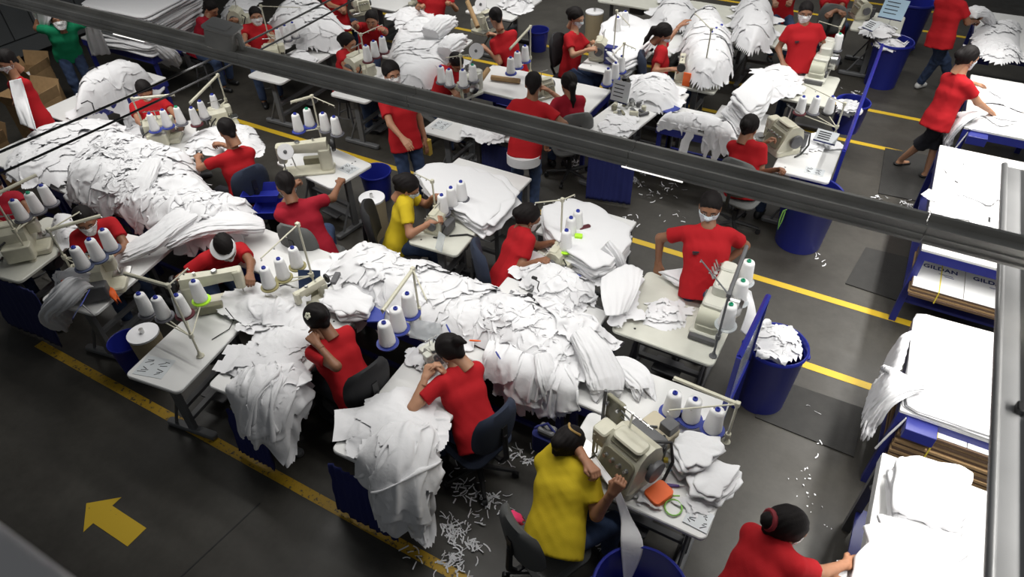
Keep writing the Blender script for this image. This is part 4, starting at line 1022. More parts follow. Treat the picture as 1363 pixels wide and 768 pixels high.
ST('sewing_table', 'far white table at the top, left of the man with tubes', (-7.85, 9.9), .9, 1.5, 0, top=LAM)
ST('sewing_table', 'dark far work table at the top behind the tape reels', (-5.9, 10.2), .9, 1.1, 0, top=LAM)
ST('sewing_table', 'cream far table at the top, above the seated woman with headscarf bun', (-4.0, 11.5), 1.2, .8, 0, top=LAMC)
ST('sewing_table', 'far table under the tall white heap, top of the middle', (-2.6, 11.3), 1.2, 1.0, 0, top=LAMC)
ST('sewing_table', 'cream far table under the stacked pieces, top middle right', (-1.6, 10.9), .9, .9, 0, top=LAMC)
# packing tables on the right
def pack(label, x0, y0, x1, y1, z, shelf=True, box=True, AP=BLUEP, LG=BLUEP):
    t = thing('packing_table', label, 'table', ((x0 + x1) / 2, (y0 + y1) / 2, 0)); w, d = x1 - x0, y1 - y0
    b = MB(); b.slab((0, 0, z - .015), (w, d, .03), .01, .004); obj('tabletop', b, LAM, t)
    for cx, cy, sx, sy in ((0, -d / 2 + .02, w, .04), (0, d / 2 - .02, w, .04), (-w / 2 + .02, 0, .04, d - .08), (w / 2 - .02, 0, .04, d - .08)):
        b = MB(); b.box((cx, cy, z - .075), (sx, sy, .09)); obj('apron', b, AP, t)
    for i in (-1, 1):
        for j in (-1, 1):
            b = MB(); b.box((i * (w / 2 - .035), j * (d / 2 - .035), (z - .03) / 2), (.06, .06, z - .03)); obj('leg', b, LG, t)
            b = MB(); b.tube([(i * (w / 2 - .035), j * (d / 2 - .07), z - .3), (i * (w / 2 - .035), j * (d / 2 - .3), z - .06)], .02, 6); obj('brace', b, LG, t)
    if shelf:
        b = MB(); b.box((0, 0, .26), (w - .06, d - .06, .03)); obj('shelf', b, BLUEP, t)
    if not box: return t
    b = MB(); b.slab((-w / 2 + .16, -d / 2 - .05, z - .09), (.20, .14, .10), .006, .003); obj('blue_box', b, BLUEP, t)
    b = MB(); b.tube([(-w / 2 + .06, -d / 2 - .01, z - .05), (-w / 2 + .01, -d / 2 - .03, z - .25), (-w / 2 - .02, -d / 2 - .02, z - .45)], .008, 6); obj('cable', b, WHITE, t)
    return t
pack('blue packing table with the flat white sheet stack, right', .86, 3.98, 1.75, 5.10, .9)
pack('white-edged packing table nearest at lower right, under the folded bundle', .80, 2.0, 1.75, 3.54, .9, True, False, LAM, IRON)
pack('blue packing table with the white cloth and dark opening, above the cartons', .82, 6.05, 1.75, 8.15, .9, True, False)
pack('blue packing table where the woman in black shorts works', 1.03, 8.72, 1.95, 10.3, .9, False)
pack('blue packing table with draped shirts at the top right', 1.0, 11.2, 2.1, 12.9, .9, False)
# flattened cartons on the lower shelves
def carton_stack(label, x0, x1, y0, y1, z0, n, th, text):
    t = thing('flat_carton_stack', label, 'carton stack', ((x0 + x1) / 2, (y0 + y1) / 2, z0)); w, d = x1 - x0, y1 - y0
    rnd = random.Random(n)
    for k in range(n):
        b = MB(); b.box((rnd.uniform(-.012, .012), rnd.uniform(-.012, .012), th * (k + .5)), (w, d, th * .8)); obj('flat_carton', b, CARDSH if k % 2 else CARD, t)  # every other layer coloured darker, painting the shade of the gaps between cartons
    b = MB(); z = n * th + .004
    for i in (-1, 1): b.slab((i * w * .25, 0, z), (w * .495, d * .985, .008), .004, .002)
    o = obj('top_carton', b, BOXW, t)
    b = MB()
    for i in (-.235,): b.box((i * w, 0, z + .005), (.010, d + .01, .003)); b.box((i * w, -d / 2 - .006, z / 2), (.010, .003, z))
    obj('strap', b, YSTRAP, t)
    if text:
        for i in (-1, 1):
            cu = bpy.data.curves.new('print', 'FONT'); cu.body = 'GILDAN'; cu.size = .076; cu.align_x = 'CENTER'; cu.extrude = .0006; cu.offset = .0022; cu.space_character = 1.08
            tmp = bpy.data.objects.new('print', cu); C.objects.link(tmp)
            me = bpy.data.meshes.new_from_object(tmp.evaluated_get(bpy.context.evaluated_depsgraph_get())); bpy.data.objects.remove(tmp)
            me.materials.clear(); me.materials.append(PRINTB); p = link('printed_word', me, o); p.location = (i * w * .25, d * .02, z + .0048)
            b = MB(); b.box((i * w * .25 + .05, -d * .06, z + .0048), (.12, .008, .001)); b.box((i * w * .25 + .08, -d * .095, z + .0048), (.08, .008, .001)); obj('small_print', b, PRINTB, o)
    return t
carton_stack('white flattened cartons with blue print, strapped, on the upper right shelf', .86, 1.70, 5.90, 6.56, .46, 6, .02, True)
carton_stack('tall strapped pile of flattened brown-edged cartons on the lower right shelf', .92, 1.72, 3.93, 4.6, .28, 18, .029, False)
# partitions
def partition(label, a, c, z0, z1, posts):
    t = thing('partition_panel', label, 'partition', (a.x, a.y, 0)); d = c - a; d.z = 0
    b = MB(); b.tube([(0, 0, z1), (d.x, d.y, z1)], .021, 4); b.tube([(0, 0, z0), (d.x, d.y, z0)], .016, 4); obj('rail', b, BLUEB, t)
    for k in range(posts):
        f = k / (posts - 1); b = MB(); b.box((d.x * f, d.y * f, z1 / 2), (.035, .035, z1)); obj('post', b, BLUEB, t)
    b = MB(); an = math.atan2(d.y, d.x); b.m = Matrix.Rotation(an, 4, 'Z'); b.box((d.length / 2, 0, (z0 + z1) / 2), (d.length, .006, z1 - z0)); obj('clear_sheet', b, CLEAR, t)
a, c = P(981, 474, 1.32), P(1020, 393, 1.32); partition('blue framed clear partition beside the filled bin, middle right', Vector((-.245, a.y, 0)), Vector((-.22, c.y, 0)), .62, 1.32, 2)
a, c = P(1104, 240, .84), P(1166, 56, 1.08); partition('long blue framed partition by the upper right tables', Vector((-.085, a.y + .28, 0)), Vector((-.10, c.y, 0)), .72, 1.06, 4)
# bins and buckets
bin_('round blue bin heaped with white cloth beside the near clear partition', Vector((-.05, 4.455, 0)), .70, .20, .24)
bin_('empty round blue bin crossed by the lighting channel, green tape on its side', (1061, 322), .70, .24, .30)
bin_('round blue bin with white cloth on top by the far partition', (1170, 112), .70, .22, .27)
bin_('blue bin at the top right, its rim cut off by the photo edge', (1196, 62), .78, .24, .30)
bin_('large blue bin at the bottom edge under the hanging white strip', Vector((-.30, 2.02, 0)), .62, .24, .29)
bin_('small dark blue bucket on the far floor, top middle', (716, 66), .36, .14, .18, name='bucket')
bin_('small blue bucket behind the worker in yellow', (505, 262), .38, .15, .19, name='bucket')
bin_('small blue bag-lined bucket under the bare table at left', (188, 492), .40, .12, .15, name='bucket')
bin_('blue bucket half hidden behind three cones, upper right', (1124, 172, .35), .40, .16, .20, name='bucket')
def drum(label, p, r, h):
    t = thing('thread_drum', label, 'drum', p); b = MB(); b.lathe([(r, 0), (r * 1.02, h * .05), (r * .97, h * .5), (r * 1.02, h * .9), (r, h)], 24); obj('drum_body', b, mat('tan_cord', (.34, .28, .18), .8, bump=.4, bscale=80), t)
    b = MB(); b.lathe([(r * 1.04, h), (r * 1.04, h + .02), (.03, h + .022)], 24); obj('lid', b, WHITE2, t); b = MB(); b.lathe([(.02, h), (.018, h + .07)], 10); obj('spindle', b, STEEL, t)
drum('white-topped cord drum under the bare table at left', v2(P(204, 470, .30)), .13, .54); drum('white-topped cord drum beside the grey chair, middle', v2(P(500, 292, .25)), .14, .53); drum('white-topped cord drum on the floor behind the seated woman, top', v2(P(790, 40, .3)), .15, .6)
# floor mats
def matt(label, px, th=.012):
    pts = [P(*p) for p in px]; c = sum(pts, Vector()) / 4; b = MB(); b.prism([(p.x - c.x, p.y - c.y) for p in pts], 0, th); o = obj('floor_mat', b, RUBBER); o.location = c; tag(o, label, 'mat')
matt('dark rubber floor mat under the woman in black shorts', [(1178, 198), (1238, 208), (1234, 271), (1169, 258)])
matt('worn dark floor mat beside the white cartons', [(1152, 330), (1214, 345), (1197, 402), (1125, 378)])
matt('large dark floor mat between the yellow line and the near bin', [(1033, 505), (1151, 545), (1136, 609), (1005, 556)])
# ================================================================== machines
A = lambda u, v, z=.762: P(u, v, z)
overlock('large olive-fronted machine in front of the nearest worker in yellow', A(824, 620), R_(-20), s=1.28)
t = thing('feed_unit', 'upright olive feed plate with rods behind the nearest large machine', 'machine part', A(818, 578), R_(-20))
b = MB(); b.box((0, 0, .02), (.16, .10, .04)); b.slab((-.02, 0, .20), (.16, .035, .34), .015, .006); obj('plate', b, OLIVE, t)
b = MB(); b.tube([(-.10, -.03, .1), (-.10, -.03, .42)], .012, 8); b.tube([(.05, -.03, .34), (.20, -.03, .30)], .008, 6); b.tube([(.05, -.03, .28), (.20, -.03, .24)], .006, 6); obj('rod', b, GREYP, t)
for k in range(4):
    b = MB(); b.tube([(-.07 + (k % 2) * .09, -.015, .14 + (k // 2) * .17), (-.07 + (k % 2) * .09, -.04, .14 + (k // 2) * .17)], .014, 10); obj('knob', b, STEEL, t)
t = thing('motor_unit', 'cream motor unit with black cable behind the nearest large machine', 'motor', A(868, 592), R_(-22))
b = MB(); b.slab((0, 0, .09), (.24, .26, .18), .02, .008); obj('housing', b, mat('tan_enamel', (.55, .49, .36), .4), t); b = MB(); b.slab((.06, .07, .21), (.10, .10, .08), .01, .004); b.tube([(0, .02, .19), (-.1, -.1, .21)], .008, 6); obj('fan', b, IRON, t)
b = MB(); b.tube([(.08, .0, .19), (.15, -.08, .18), (.16, -.14, .10), (.15, -.16, .005)], .010, 8); obj('cable', b, BLACK, t)
coverstitch('tall cream machine in front of the standing man with light blue mask', A(948, 424), R_(0), 1.3)
overlock('small dark machine under the hands of the worker with tufted hair', A(578, 484), R_(70), body=LAMC, face=IRON, s=.62)
flatbed('flat machine bed under the worker with the white hair flower', A(418, 402), R_(75), s=.62)
overlock('cream machine between the man and the lime tray, mid right', A(742, 352), R_(-92), face=LAMC, s=.75)
overlock('cream machine of the seated worker in yellow', A(584, 303), R_(-85), s=.75)
flatbed('long-arm cream machine beside the tape reel, behind the grey chair', A(412, 228), R_(38), s=1.15)
flatbed('cream machine with yellow label in front of the bent man with white headband', A(292, 402), R_(-135), s=1.05)
overlock('cream machine with three cones above it and orange tags below', A(142, 382), R_(-135), s=1.05)
overlock('grey-cream machine at the left edge under three cones', A(42, 332), R_(-130), face=IRON, s=1.1)
overlock('cream machine of the bent worker at left, nearest six cones', A(222, 186), R_(-140), face=LAMC)
overlock('dark machine behind six cones, right of the bent worker at left', A(300, 168), R_(-120), face=IRON, s=.9)
overlock('small machine beside the rumpled cloth, upper left', A(370, 84), R_(-140), face=LAMC, s=.95)
overlock('cream machine in front of the woman with loose hair, upper left of centre', A(480, 100), R_(-95), face=CREAM, s=1.1)
coverstitch('cream machine with the white tape reel, in front of the man bent low', A(622, 128), R_(-20), 1.0)
overlock('dark machine by the card tube, far man leaning over it', A(645, 42), R_(80), face=IRON, s=1.0)
overlock('cream machine with blue motor box of the seated masked woman, top middle', A(798, 76), R_(-80), face=CREAM, s=.95)
flatbed('machine under the reaching woman, top middle', A(905, 102), R_(-75), s=.8)
coverstitch('tall cream machine of the masked man, upper right', A(1088, 100), R_(0), 1.35)
overlock('grey machine with black cable beside the worker on the grey chair, upper right', A(1034, 196), R_(-42), s=1.2)
overlock('machine at the top right in front of the back-turned worker', A(1142, 22), R_(-60), s=.9)
overlock('machine at the top left near the man facing right', A(318, 34), R_(-60), face=IRON, s=1.0)
overlock('half hidden cream machine at the top behind the woman with raised hands', A(480, 18), R_(60), s=.9)
rnd = random.Random(5)
for k in range(16):
    q = A(838 + rnd.uniform(-22, 20), 147 + rnd.uniform(-9, 9), .80); b = MB(); n = k % 3
    if n == 0: b.slab((0, 0, .03), (.11, .05, .06), .015, .006)
    elif n == 1: b.tube([(-.06, 0, .02), (.06, 0, .025)], .02, 10)
    else: b.slab((0, 0, .035), (.06, .06, .07), .02, .008)
    o = obj('machine_part', b, [STEEL, IRON, OLIVE, CREAM][k % 4]); o.location = q; o.rotation_euler = (0, 0, rnd.uniform(0, 3)); tag(o, 'small loose metal machine part on the tilted white table', 'machine part', 'loose machine parts on the tilted table')
overlock('cream machine between the back-turned man and the woman with the ponytail', A(722, 128), R_(60), s=.8)
overlock('far dark machine near the top centre', A(560, 8), R_(60), face=IRON, s=1.0)
t = thing('motor_box', 'small blue motor box with white spot, top middle', 'box', A(812, 84), 0); b = MB(); b.slab((0, 0, .12), (.16, .12, .24), .008, .004); obj('housing', b, BLUEP, t); b = MB(); b.lathe([(.015, .0), (.015, .01)], 10, (-.05, -.062, .2)); obj('button', b, WHITE, t)
# ================================================================== thread stands and their cones
K1 = dict(h=.21, r0=.066, r1=.050); K2 = dict(h=.20, r0=.058, r1=.042); K3 = dict(h=.20, r0=.055, r1=.034)
stand('thread stand with scalloped blue tray at the right table end', (966, 588), 1.18, [(893, 549), (919, 557), (948, 571)], .84, 'the blue tray right of the nearest machine', arms=[(897, 503, 1), (890, 546)], trays=BLUET, cone_kw=K1)
stand('thread stand with large blue tray behind the worker with the hair flower', (561, 436), 1.40, [(516, 456), (531, 437), (546, 417)], .98, 'the big blue tray between the two workers in red', arms=[(509, 414, 1), (568, 400)], trays=BLUET, cone_kw=K1)
stand('thread stand with olive trays on the bare white sorting table', (421, 388), 1.50, [(359, 381), (378, 369), (396, 354)], .96, 'the olive trays of the bare white sorting table', arms=[(347, 344)], trays=OLIVET, cone_kw=K2)
stand('thread stand with lime and maroon trays at the bare sewing table', (267, 474), 1.52, [(197, 416), (219, 421), (246, 418), (268, 399)], 1.0, 'the stand with the lime tray', arms=[(166, 364, 1), (250, 357)], trays=[GREYT, GREYT, MAROON, LIME], cone_kw=K2)
stand('thread stand with grey-blue tray above the orange-tagged machine', (112, 388), 1.45, [(112, 355), (132, 344), (149, 331)], 1.16, 'the grey-blue tray above the orange tags', arms=[(134, 287, 1), (106, 282)], trays=mat('slate_tray', (.08, .10, .18), .6), cone_kw=K2)
stand('thread stand at the far left edge over the cropped worker', (44, 347), 1.5, [(31, 291), (51, 281), (68, 271)], 1.12, 'the stand at the left edge', arms=[(48, 233, 1)], trays=GREYT, cone_kw=K2, tips={1: TIPG})
stand('left thread stand before the bent worker at left', (199, 187), 1.3, [(207, 173), (224, 168), (242, 164)], 1.0, 'the left stand before the bent worker at left', arms=[(232, 126, 1)], trays=[BLUET, BLUET, GREYT], cone_kw=K3, tips={2: TIPG})
stand('right thread stand before the bent worker at left', (307, 154), 1.3, [(262, 165), (273, 156), (289, 147)], .98, 'the right stand before the bent worker at left', arms=[(253, 137, 1)], trays=[MAROON, GREYT, GREYT], cone_kw=K3)
stand('thread stand beside the masked man, upper left', (362, 66), 1.4, [(373, 57), (383, 53), (393, 49)], 1.0, 'the stand beside the masked man at upper left', arms=[(400, 10)], trays=GREYT, cone_kw=K3)
stand('thread stand with T-shaped arms, upper left of centre', (491, 112), 1.44, [(490, 81), (500, 75), (511, 69)], 1.1, 'the stand with T-shaped arms, upper left of centre', arms=[(509, 33), (468, 37)], trays=MAROON, cone_kw=K2)
stand('thread stand with blue tray above the long-arm machine', (432, 203), 1.46, [(398, 174), (413, 167), (434, 173), (449, 178)], 1.08, 'the stand above the long-arm machine', arms=[(387, 136, 1), (445, 141)], trays=[BLUET, BLUET, GREYT, GREYT], cone_kw=K2, tips={1: TIPG})
stand('thread stand before the man bent low, upper middle', (617, 136), 1.38, [(588, 109), (599, 113), (617, 114), (630, 107)], 1.0, 'the stand before the man bent low', arms=[(593, 77), (624, 73)], trays=GREYT, cone_kw=K2, tips={3: TIPG})
stand('thread stand with thick arm behind the far leaning man', (706, 97), 1.4, [(680, 97), (689, 89), (699, 81)], .98, 'the stand behind the far leaning man', arms=[(679, 65, 1)], trays=BLUET, cone_kw=K2)
stand('front thread stand of the seated masked woman, top middle', (826, 111), 1.3, [(808, 112), (818, 104), (826, 95)], .92, 'the front stand of the seated masked woman', arms=[(846, 65), (815, 74)], trays=BLUET, cone_kw=K2)
stand('rear thread stand of the seated masked woman, top middle', (815, 86), 1.5, [(821, 42), (831, 34)], .98, 'the rear stand at the top middle', arms=[(838, 34)], trays=BLUET, cone_kw=K2)
stand('thread stand by the reaching woman, top middle', (934, 113), 1.5, [(944, 62), (950, 57), (957, 53)], 1.0, 'the stand by the reaching woman', arms=[(925, 18)], trays=BLUET, cone_kw=K2)
stand('thread stand below the masked man at upper right', (1111, 179), 1.15, [(1064, 150), (1082, 150), (1102, 150)], .86, 'the stand below the masked man at upper right', arms=[(1068, 111)], trays=[MAROON, GREYT, BLACK], cone_kw=K2)
stand('thread stand with green-tipped cones beside the tall cream machine', (949, 474), 1.42, [(966, 432), (982, 400), (990, 374)], .98, 'the stand at the tall cream machine', arms=[(994, 328, 1), (933, 346)], trays=CLEAR, cone_kw=K1, tips={0: TIPG, 1: TIPG, 2: TIPG}, pole_mat=GREYP)
stand('thread stand with lime tray on the mid right cloth stack', (746, 335), 1.35, [(753, 331), (759, 314), (768, 305)], .96, 'the stand with the lime clips', arms=[(765, 259), (712, 270)], trays=[LIME, LIME, MAROON], cone_kw=K2)
stand('thread stand in front of the seated worker in yellow, middle', (581, 293), 1.22, [(590, 283), (602, 273), (615, 265)], .92, 'the stand of the worker in yellow in the middle', arms=[(551, 230)], trays=GREYT, cone_kw=K2)
stand('thread stand behind the masked man at upper right', (1106, 78), 1.2, [(1112, 66)], .98, 'the stand beside the masked man at upper right', arms=[(1124, 25, 1), (1090, 28)], trays=GREYT, cone_kw=K1, tips={0: TIPG})
reel('white tape reel on a bent arm beside the man on the grey chair', (380, 202), 1.12, (395, 225, .76), (.5, -.75, .45))
reel('white tape reel beside the man bent low, upper middle', (634, 68), 1.25, (622, 108, .9), (.15, -.85, .5), .10)
reel('far white tape reel at the top centre', (640, 6), 1.2, (655, 28, .8), (.3, -.8, .5), .09)
# ================================================================== people
def seated(label, fab=None, chlabel=None, ch=True, cback=.0, cyaw=0, **k):
    r = person(label, **k); pel, yaw = r[3], r[4]
    if ch == 'stool': stool(chlabel, (pel[0], pel[1]), yaw)
    elif ch:
        f = np.array((-math.sin(yaw), math.cos(yaw)))
        chair(chlabel, fab, (pel[0] - f[0] * cback, pel[1] - f[1] * cback), yaw + R_(cyaw), fab.name)
    return r
r = seated('seated worker in yellow shirt at lower right, back to the viewer, sewing', CHG, 'grey office chair of the nearest worker in yellow', head=(757, 592), pelvis=(738, 712, .58), look=(836, 640, .6), hands=[(782, 616, 1.0), (815, 656, .98)], shirt=YEL, hair='bun', mask='w', trousers=DENIM, skin=0, girth=1.22, nod=35, cback=.06, elbow=((-.8, -.2, -.5), (.9, -.3, -.4)), upper=.72)
hw = r[1]
b = MB(); b.tube([tuple(np.array((0, -.014, .036)) + np.array((.101, .119, .110)) * nrm((t * .55, -.55 + .35 * t * t, .85))) for t in np.linspace(-1, 1, 11)], .008, 6); tag(obj('hair_clip', b, GOLD, hw), 'curved golden hair clip')
r2 = person('standing worker in red with red hair tie at the bottom right edge', head=(1047, 702), pelvis=Vector((.20, 1.98, .92)), look=(1215, 812, .9), hands=[(1110, 770, .98), (1128, 751, .96)], shirt=RED, hair='bun', mask='w', trousers=DENIM, stand=True, nod=22, skin=0, hp=('flat', 'flat'))
b = MB(); b.m = Matrix.Translation((0, -.128, .034)) @ Matrix.Rotation(R_(90), 4, 'X')
b.lathe([(.040, -.014), (.056, -.008), (.060, .004), (.050, .014), (.040, .012)], 14); tag(obj('hair_tie', b, mat('dark_red_tie', (.25, .02, .03), .7), r2[1]), 'dark red hair tie')
r = seated('seated worker in red with tufted black hair, back to the viewer, lower middle', CHN, 'navy office chair of the worker with tufted hair', head=(600, 468), pelvis=(640, 582, .58), look=(545, 500, .6), hands=[(568, 503, .97), (592, 497, .95)], shirt=RED, hair='tuft', mask='w', nod=48, turn=8, skin=2, elbow=((-.9, -.1, -.5), None), upper=.62, hp=('grip', 'pinch'))
r = seated('seated worker in red with a white flower in her hair, hand at chin', CHB, 'black office chair behind the worker with the hair flower', head=(424, 427), pelvis=(480, 524, .58), look=(405, 460, .6), hands=[(421, 458, 1.02), (432, 450, .98)], shirt=RED, hair='bun', mask=None, trousers=DARKT, nod=45, skin=1, elbow=((-.25, -.6, -1), None), hp=('grip', 'pinch'))
b = MB()
for k in range(5):
    a = k * 1.2566; b.m = Matrix.Translation((-.075 + .0, -.085, .07)) @ Matrix.Rotation(R_(60), 4, 'X') @ Matrix.Rotation(R_(-50), 4, 'Y'); b.slab((.016 * math.cos(a), .016 * math.sin(a), 0), (.022, .022, .008), .01, .003)
tag(obj('hair_flower', b, mat('pale_flower', (.75, .75, .6), .7), r[1]), 'pale flower hair clip')
person('standing man in red with light blue mask behind the wide cream table', head=(945, 277), pelvis=(938, 382, .90), look=(925, 440, .9), hands=[(962, 352, .95), (876, 350, .86)], shirt=RED, hair='short', mask='b', stand=True, nod=8, skin=1, girth=1.12, hp=('flat', 'flat'), badge=True, trousers=DENIM, elbow=((-.6, -.5, -.3), (.9, -.3, -.3)))
seated('seated worker in red with white mask facing right, middle', CHN, 'navy chair of the masked worker in the middle', head=(704, 290), pelvis=(668, 372, .58), look=(760, 352, .6), hands=[(738, 322, .92), (715, 348, .9)], shirt=RED, hair='bun', mask='w', nod=24, skin=1)
seated('seated worker in yellow shirt in the middle with light blue mask', CHB, 'black chair of the worker in yellow in the middle', head=(543, 250), pelvis=(528, 318, .58), look=(590, 312, .6), hands=[(578, 262, .95), (574, 296, .92)], shirt=YEL, hair='bun', mask='b', nod=34, skin=0)
seated('seated man in red reaching to the long-arm machine, back to the viewer', CHG, 'grey office chair of the man at the long-arm machine', head=(381, 247), pelvis=(424, 335, .58), look=(412, 240, .6), hands=[(398, 232, .95), (452, 244, .92)], shirt=CRIM, hair='short', mask='w', nod=35, turn=12, skin=1, girth=1.08, cyaw=-35, cback=-.02)
seated('seated man in red facing left beside the large left heap', CHN, 'navy chair of the man beside the large left heap', head=(303, 174), pelvis=(330, 262, .58), look=(262, 205, .6), hands=[(263, 210, .9), (288, 190, .9)], shirt=RED, hair='short', mask=None, nod=30, skin=0, trousers=DARKT, elbow=((-.9, -.2, -.3), None))
r = seated('seated man in red bent over his machine, white band on his head', None, 'black stool of the bent man with the white head band', ch='stool', head=(300, 330), pelvis=(285, 362, .58), look=(318, 412, .6), hands=[(338, 380, .95), (252, 380, .9)], shirt=RED, hair='short', mask='w', nod=42, skin=1, girth=1.12, elbow=((-.9, .0, -.4), (.9, .0, -.4)), trousers=DENIM)
b = MB(); b.m = Matrix.Rotation(R_(25), 4, 'Y') @ Matrix.Translation((0, 0, .05)); b.lathe([(.096, -.012), (.104, -.010), (.104, .014), (.096, .016)], 24); obj('head_band', b, WHITE, r[1])
seated('seated worker in red with white mask behind the orange-tagged machine', None, 'black stool of the masked worker behind the orange tags', ch='stool', head=(114, 294), pelvis=(158, 340, .58), look=(170, 415, .6), hands=[(150, 338, .95), (118, 345, .9)], shirt=RED, hair='short', mask='w', nod=16, skin=1, trousers=DENIM)
seated('cropped seated worker in red at the left edge', None, 'black stool of the cropped worker at the left edge', ch='stool', head=(-10, 248), pelvis=(15, 320, .58), look=(70, 370, .6), hands=[(52, 300, .95), (22, 312, .9)], shirt=CRIM, hair='short', mask='w', nod=30, skin=1, trousers=DENIM)
seated('seated worker in red behind six thread cones at left, head bent', None, 'black stool of the bent worker behind six cones', ch='stool', head=(193, 122), pelvis=(212, 186, .58), look=(245, 230, .6), hands=[(246, 168, .92), (200, 182, .9)], shirt=RED, hair='short', mask='w', nod=24, skin=0, trousers=DENIM, near=False)
person('standing worker in red at the left edge holding up a white shirt', head=(9, 82), pelvis=(52, 158, .92), look=(-20, 190, .9), hands=[(20, 138, 1.0), (34, 118, .98)], shirt=RED, hair='short', mask='w', stand=True, nod=20, skin=0, trousers=DENIM, near=False, scale=.97)
person('standing worker in green raising a white shirt at the upper left', head=(78, 27), pelvis=(90, 68, .92), look=(108, 120, .9), hands=[(116, 14, 1.55), (52, 16, 1.5)], shirt=GRN, hair='short', mask='w', stand=True, nod=-5, skin=1, trousers=DENIM, near=False)
seated('seated worker in red facing right beside the tall shirt stack, upper left', None, 'black stool of the worker beside the tall shirt stack', ch='stool', head=(281, 12), pelvis=(258, 68, .58), look=(330, 75, .6), hands=[(310, 26, 1.0), (303, 34, .95)], shirt=CRIM, hair='short', mask=None, nod=30, skin=0, near=False)
seated('seated man in red with mask lowered, at the upper left thread stand', None, 'black stool of the man at the upper left thread stand', ch='stool', head=(341, 22), pelvis=(346, 78, .58), look=(365, 125, .6), hands=[(365, 68, .95), (328, 76, .9)], shirt=RED, hair='short', mask='w', nod=0, skin=0, near=False)
person('back-turned worker in red at the top edge, left of centre', head=(440, -22), pelvis=(452, 32, .62), look=(480, -10, .6), hands=[(474, 24, .95), (440, 5, .95)], shirt=RED, hair='bun', mask=None, nod=30, skin=0, near=False)
person('worker in red with raised hands, unmasked, upper left of centre', head=(495, 28), pelvis=(492, 68, .62), look=(475, 110, .6), hands=[(510, 36, 1.3), (470, 30, 1.3)], shirt=RED, hair='bun', mask=None, nod=5, skin=0, near=False, hp=('flat', 'flat'))
seated('seated worker in red with loose dark hair at the three-cone stand', None, 'black stool of the worker with loose dark hair', ch='stool', head=(464, 58), pelvis=(458, 116, .58), look=(520, 125, .6), hands=[(480, 95, .95), (474, 104, .9)], shirt=RED, hair='bun', mask=None, nod=10, skin=0, near=False)
person('standing woman in red and jeans with white mask, under the lighting channel', head=(522, 99), pelvis=(541, 188, .90), look=(590, 235, .9), hands=[(566, 186, .80), (547, 204, 1.0)], shirt=RED, hair='bun', mask='w', stand=True, nod=2, skin=0, trousers=DENIM, elbow=((-.5, -.6, -.3), (.6, -.6, -.2)), hp=('flat', 'flat'))
person('back of a worker in red at the top edge behind the white heap', head=(580, -25), pelvis=(577, 30, .62), look=(560, -30, .6), hands=[(560, 8, .95), (600, 5, .95)], shirt=RED, hair='short', mask=None, nod=30, skin=0, near=False)
seated('seated man in red bent low behind four cones, upper middle', CHG, 'grey chair of the man bent low', head=(607, 84), pelvis=(583, 138, .58), look=(650, 178, .6), hands=[(622, 118, .95), (606, 126, .92)], shirt=RED, hair='short', mask=None, nod=42, skin=1, near=False, girth=1.1)
person('man in red leaning left over the card tubes, upper middle', head=(660, 24), pelvis=(692, 92, .66), look=(630, 50, .6), hands=[(648, 66, .95), (658, 46, .95)], shirt=RED, hair='short', mask=None, nod=35, skin=0, near=False, trousers=DENIM)
seated('seated woman in red with light blue mask facing right, top middle', CHB, 'dark chair of the masked woman at the top middle', head=(767, 24), pelvis=(757, 92, .58), look=(820, 105, .6), hands=[(790, 58, .95), (784, 66, .95)], shirt=RED, hair='bun', mask='b', nod=18, skin=2, near=False)
seated('seated woman in red reaching up to the tall white heap, top middle', CHN, 'navy chair of the reaching woman', head=(883, 46), pelvis=(874, 112, .58), look=(935, 110, .6), hands=[(917, 20, 1.25), (893, 92, .92)], shirt=RED, hair='ponytail', mask='b', nod=35, skin=0, near=False, hp=('flat', 'grip'))
person('standing man in red seen from behind, white hem over jeans', head=(710, 112), pelvis=(697, 196, .90), look=(722, 90, .9), hands=[(672, 168, .95), (733, 188, .95)], shirt=RED, hair='short', mask=None, stand=True, nod=12, skin=1, trousers=DENIM, girth=1.02, tails=True)
seated('seated woman in crimson with a long ponytail, upper middle', CHG, 'grey chair of the woman with the ponytail', head=(757, 112), pelvis=(760, 184, .58), look=(715, 110, .6), hands=[(738, 142, .92), (730, 120, 1.0)], shirt=CRIM, hair='ponytail', mask='w', nod=20, skin=0, near=False)
person('standing man in red with white mask at the upper right tall machine', head=(1072, 17), pelvis=(1066, 84, .90), look=(1078, 160, .9), hands=[(1096, 84, .95), (1042, 84, .92)], shirt=RED, hair='short', mask='w', stand=True, nod=6, skin=1, near=False, girth=1.1, badge=True)
seated('back-turned worker in red on a grey chair, head above the photo', CHG, 'grey chair at the top right, below the back-turned worker', head=(1114, -36), pelvis=(1112, 40, .58), look=(1140, -10, .6), hands=[(1138, 28, .95), (1092, 30, .9)], shirt=RED, hair='short', mask=None, nod=30, skin=1, near=False, girth=1.1)
person('worker in red partly hidden behind the masked man, top edge', head=(1048, -30), pelvis=(1040, 20, .62), look=(1060, 60, .6), hands=[(1045, 20, .9), (1030, 20, .9)], shirt=RED, hair='short', mask='w', nod=30, skin=1, near=False)
seated('seated worker in red seen from behind on a grey chair, upper right', CHG, 'grey chair under the lighting channel, upper right', head=(997, 170), pelvis=(988, 250, .58), look=(1050, 190, .6), hands=[(1018, 190, .95), (1032, 226, .9)], shirt=RED, hair='bun', mask='w', nod=25, skin=1)
person('standing man in red and jeans at the top right, head above the photo', head=(1283, -62), pelvis=(1262, 55, .92), look=(1340, 30, .9), hands=[(1302, 20, 1.18), (1298, 28, 1.12)], shirt=RED, hair='short', mask='w', stand=True, nod=25, skin=1, trousers=DENIM, feet=[(1262, 125, 0), (1222, 117, 0)], shoe=SHOEW, scale=1.05)
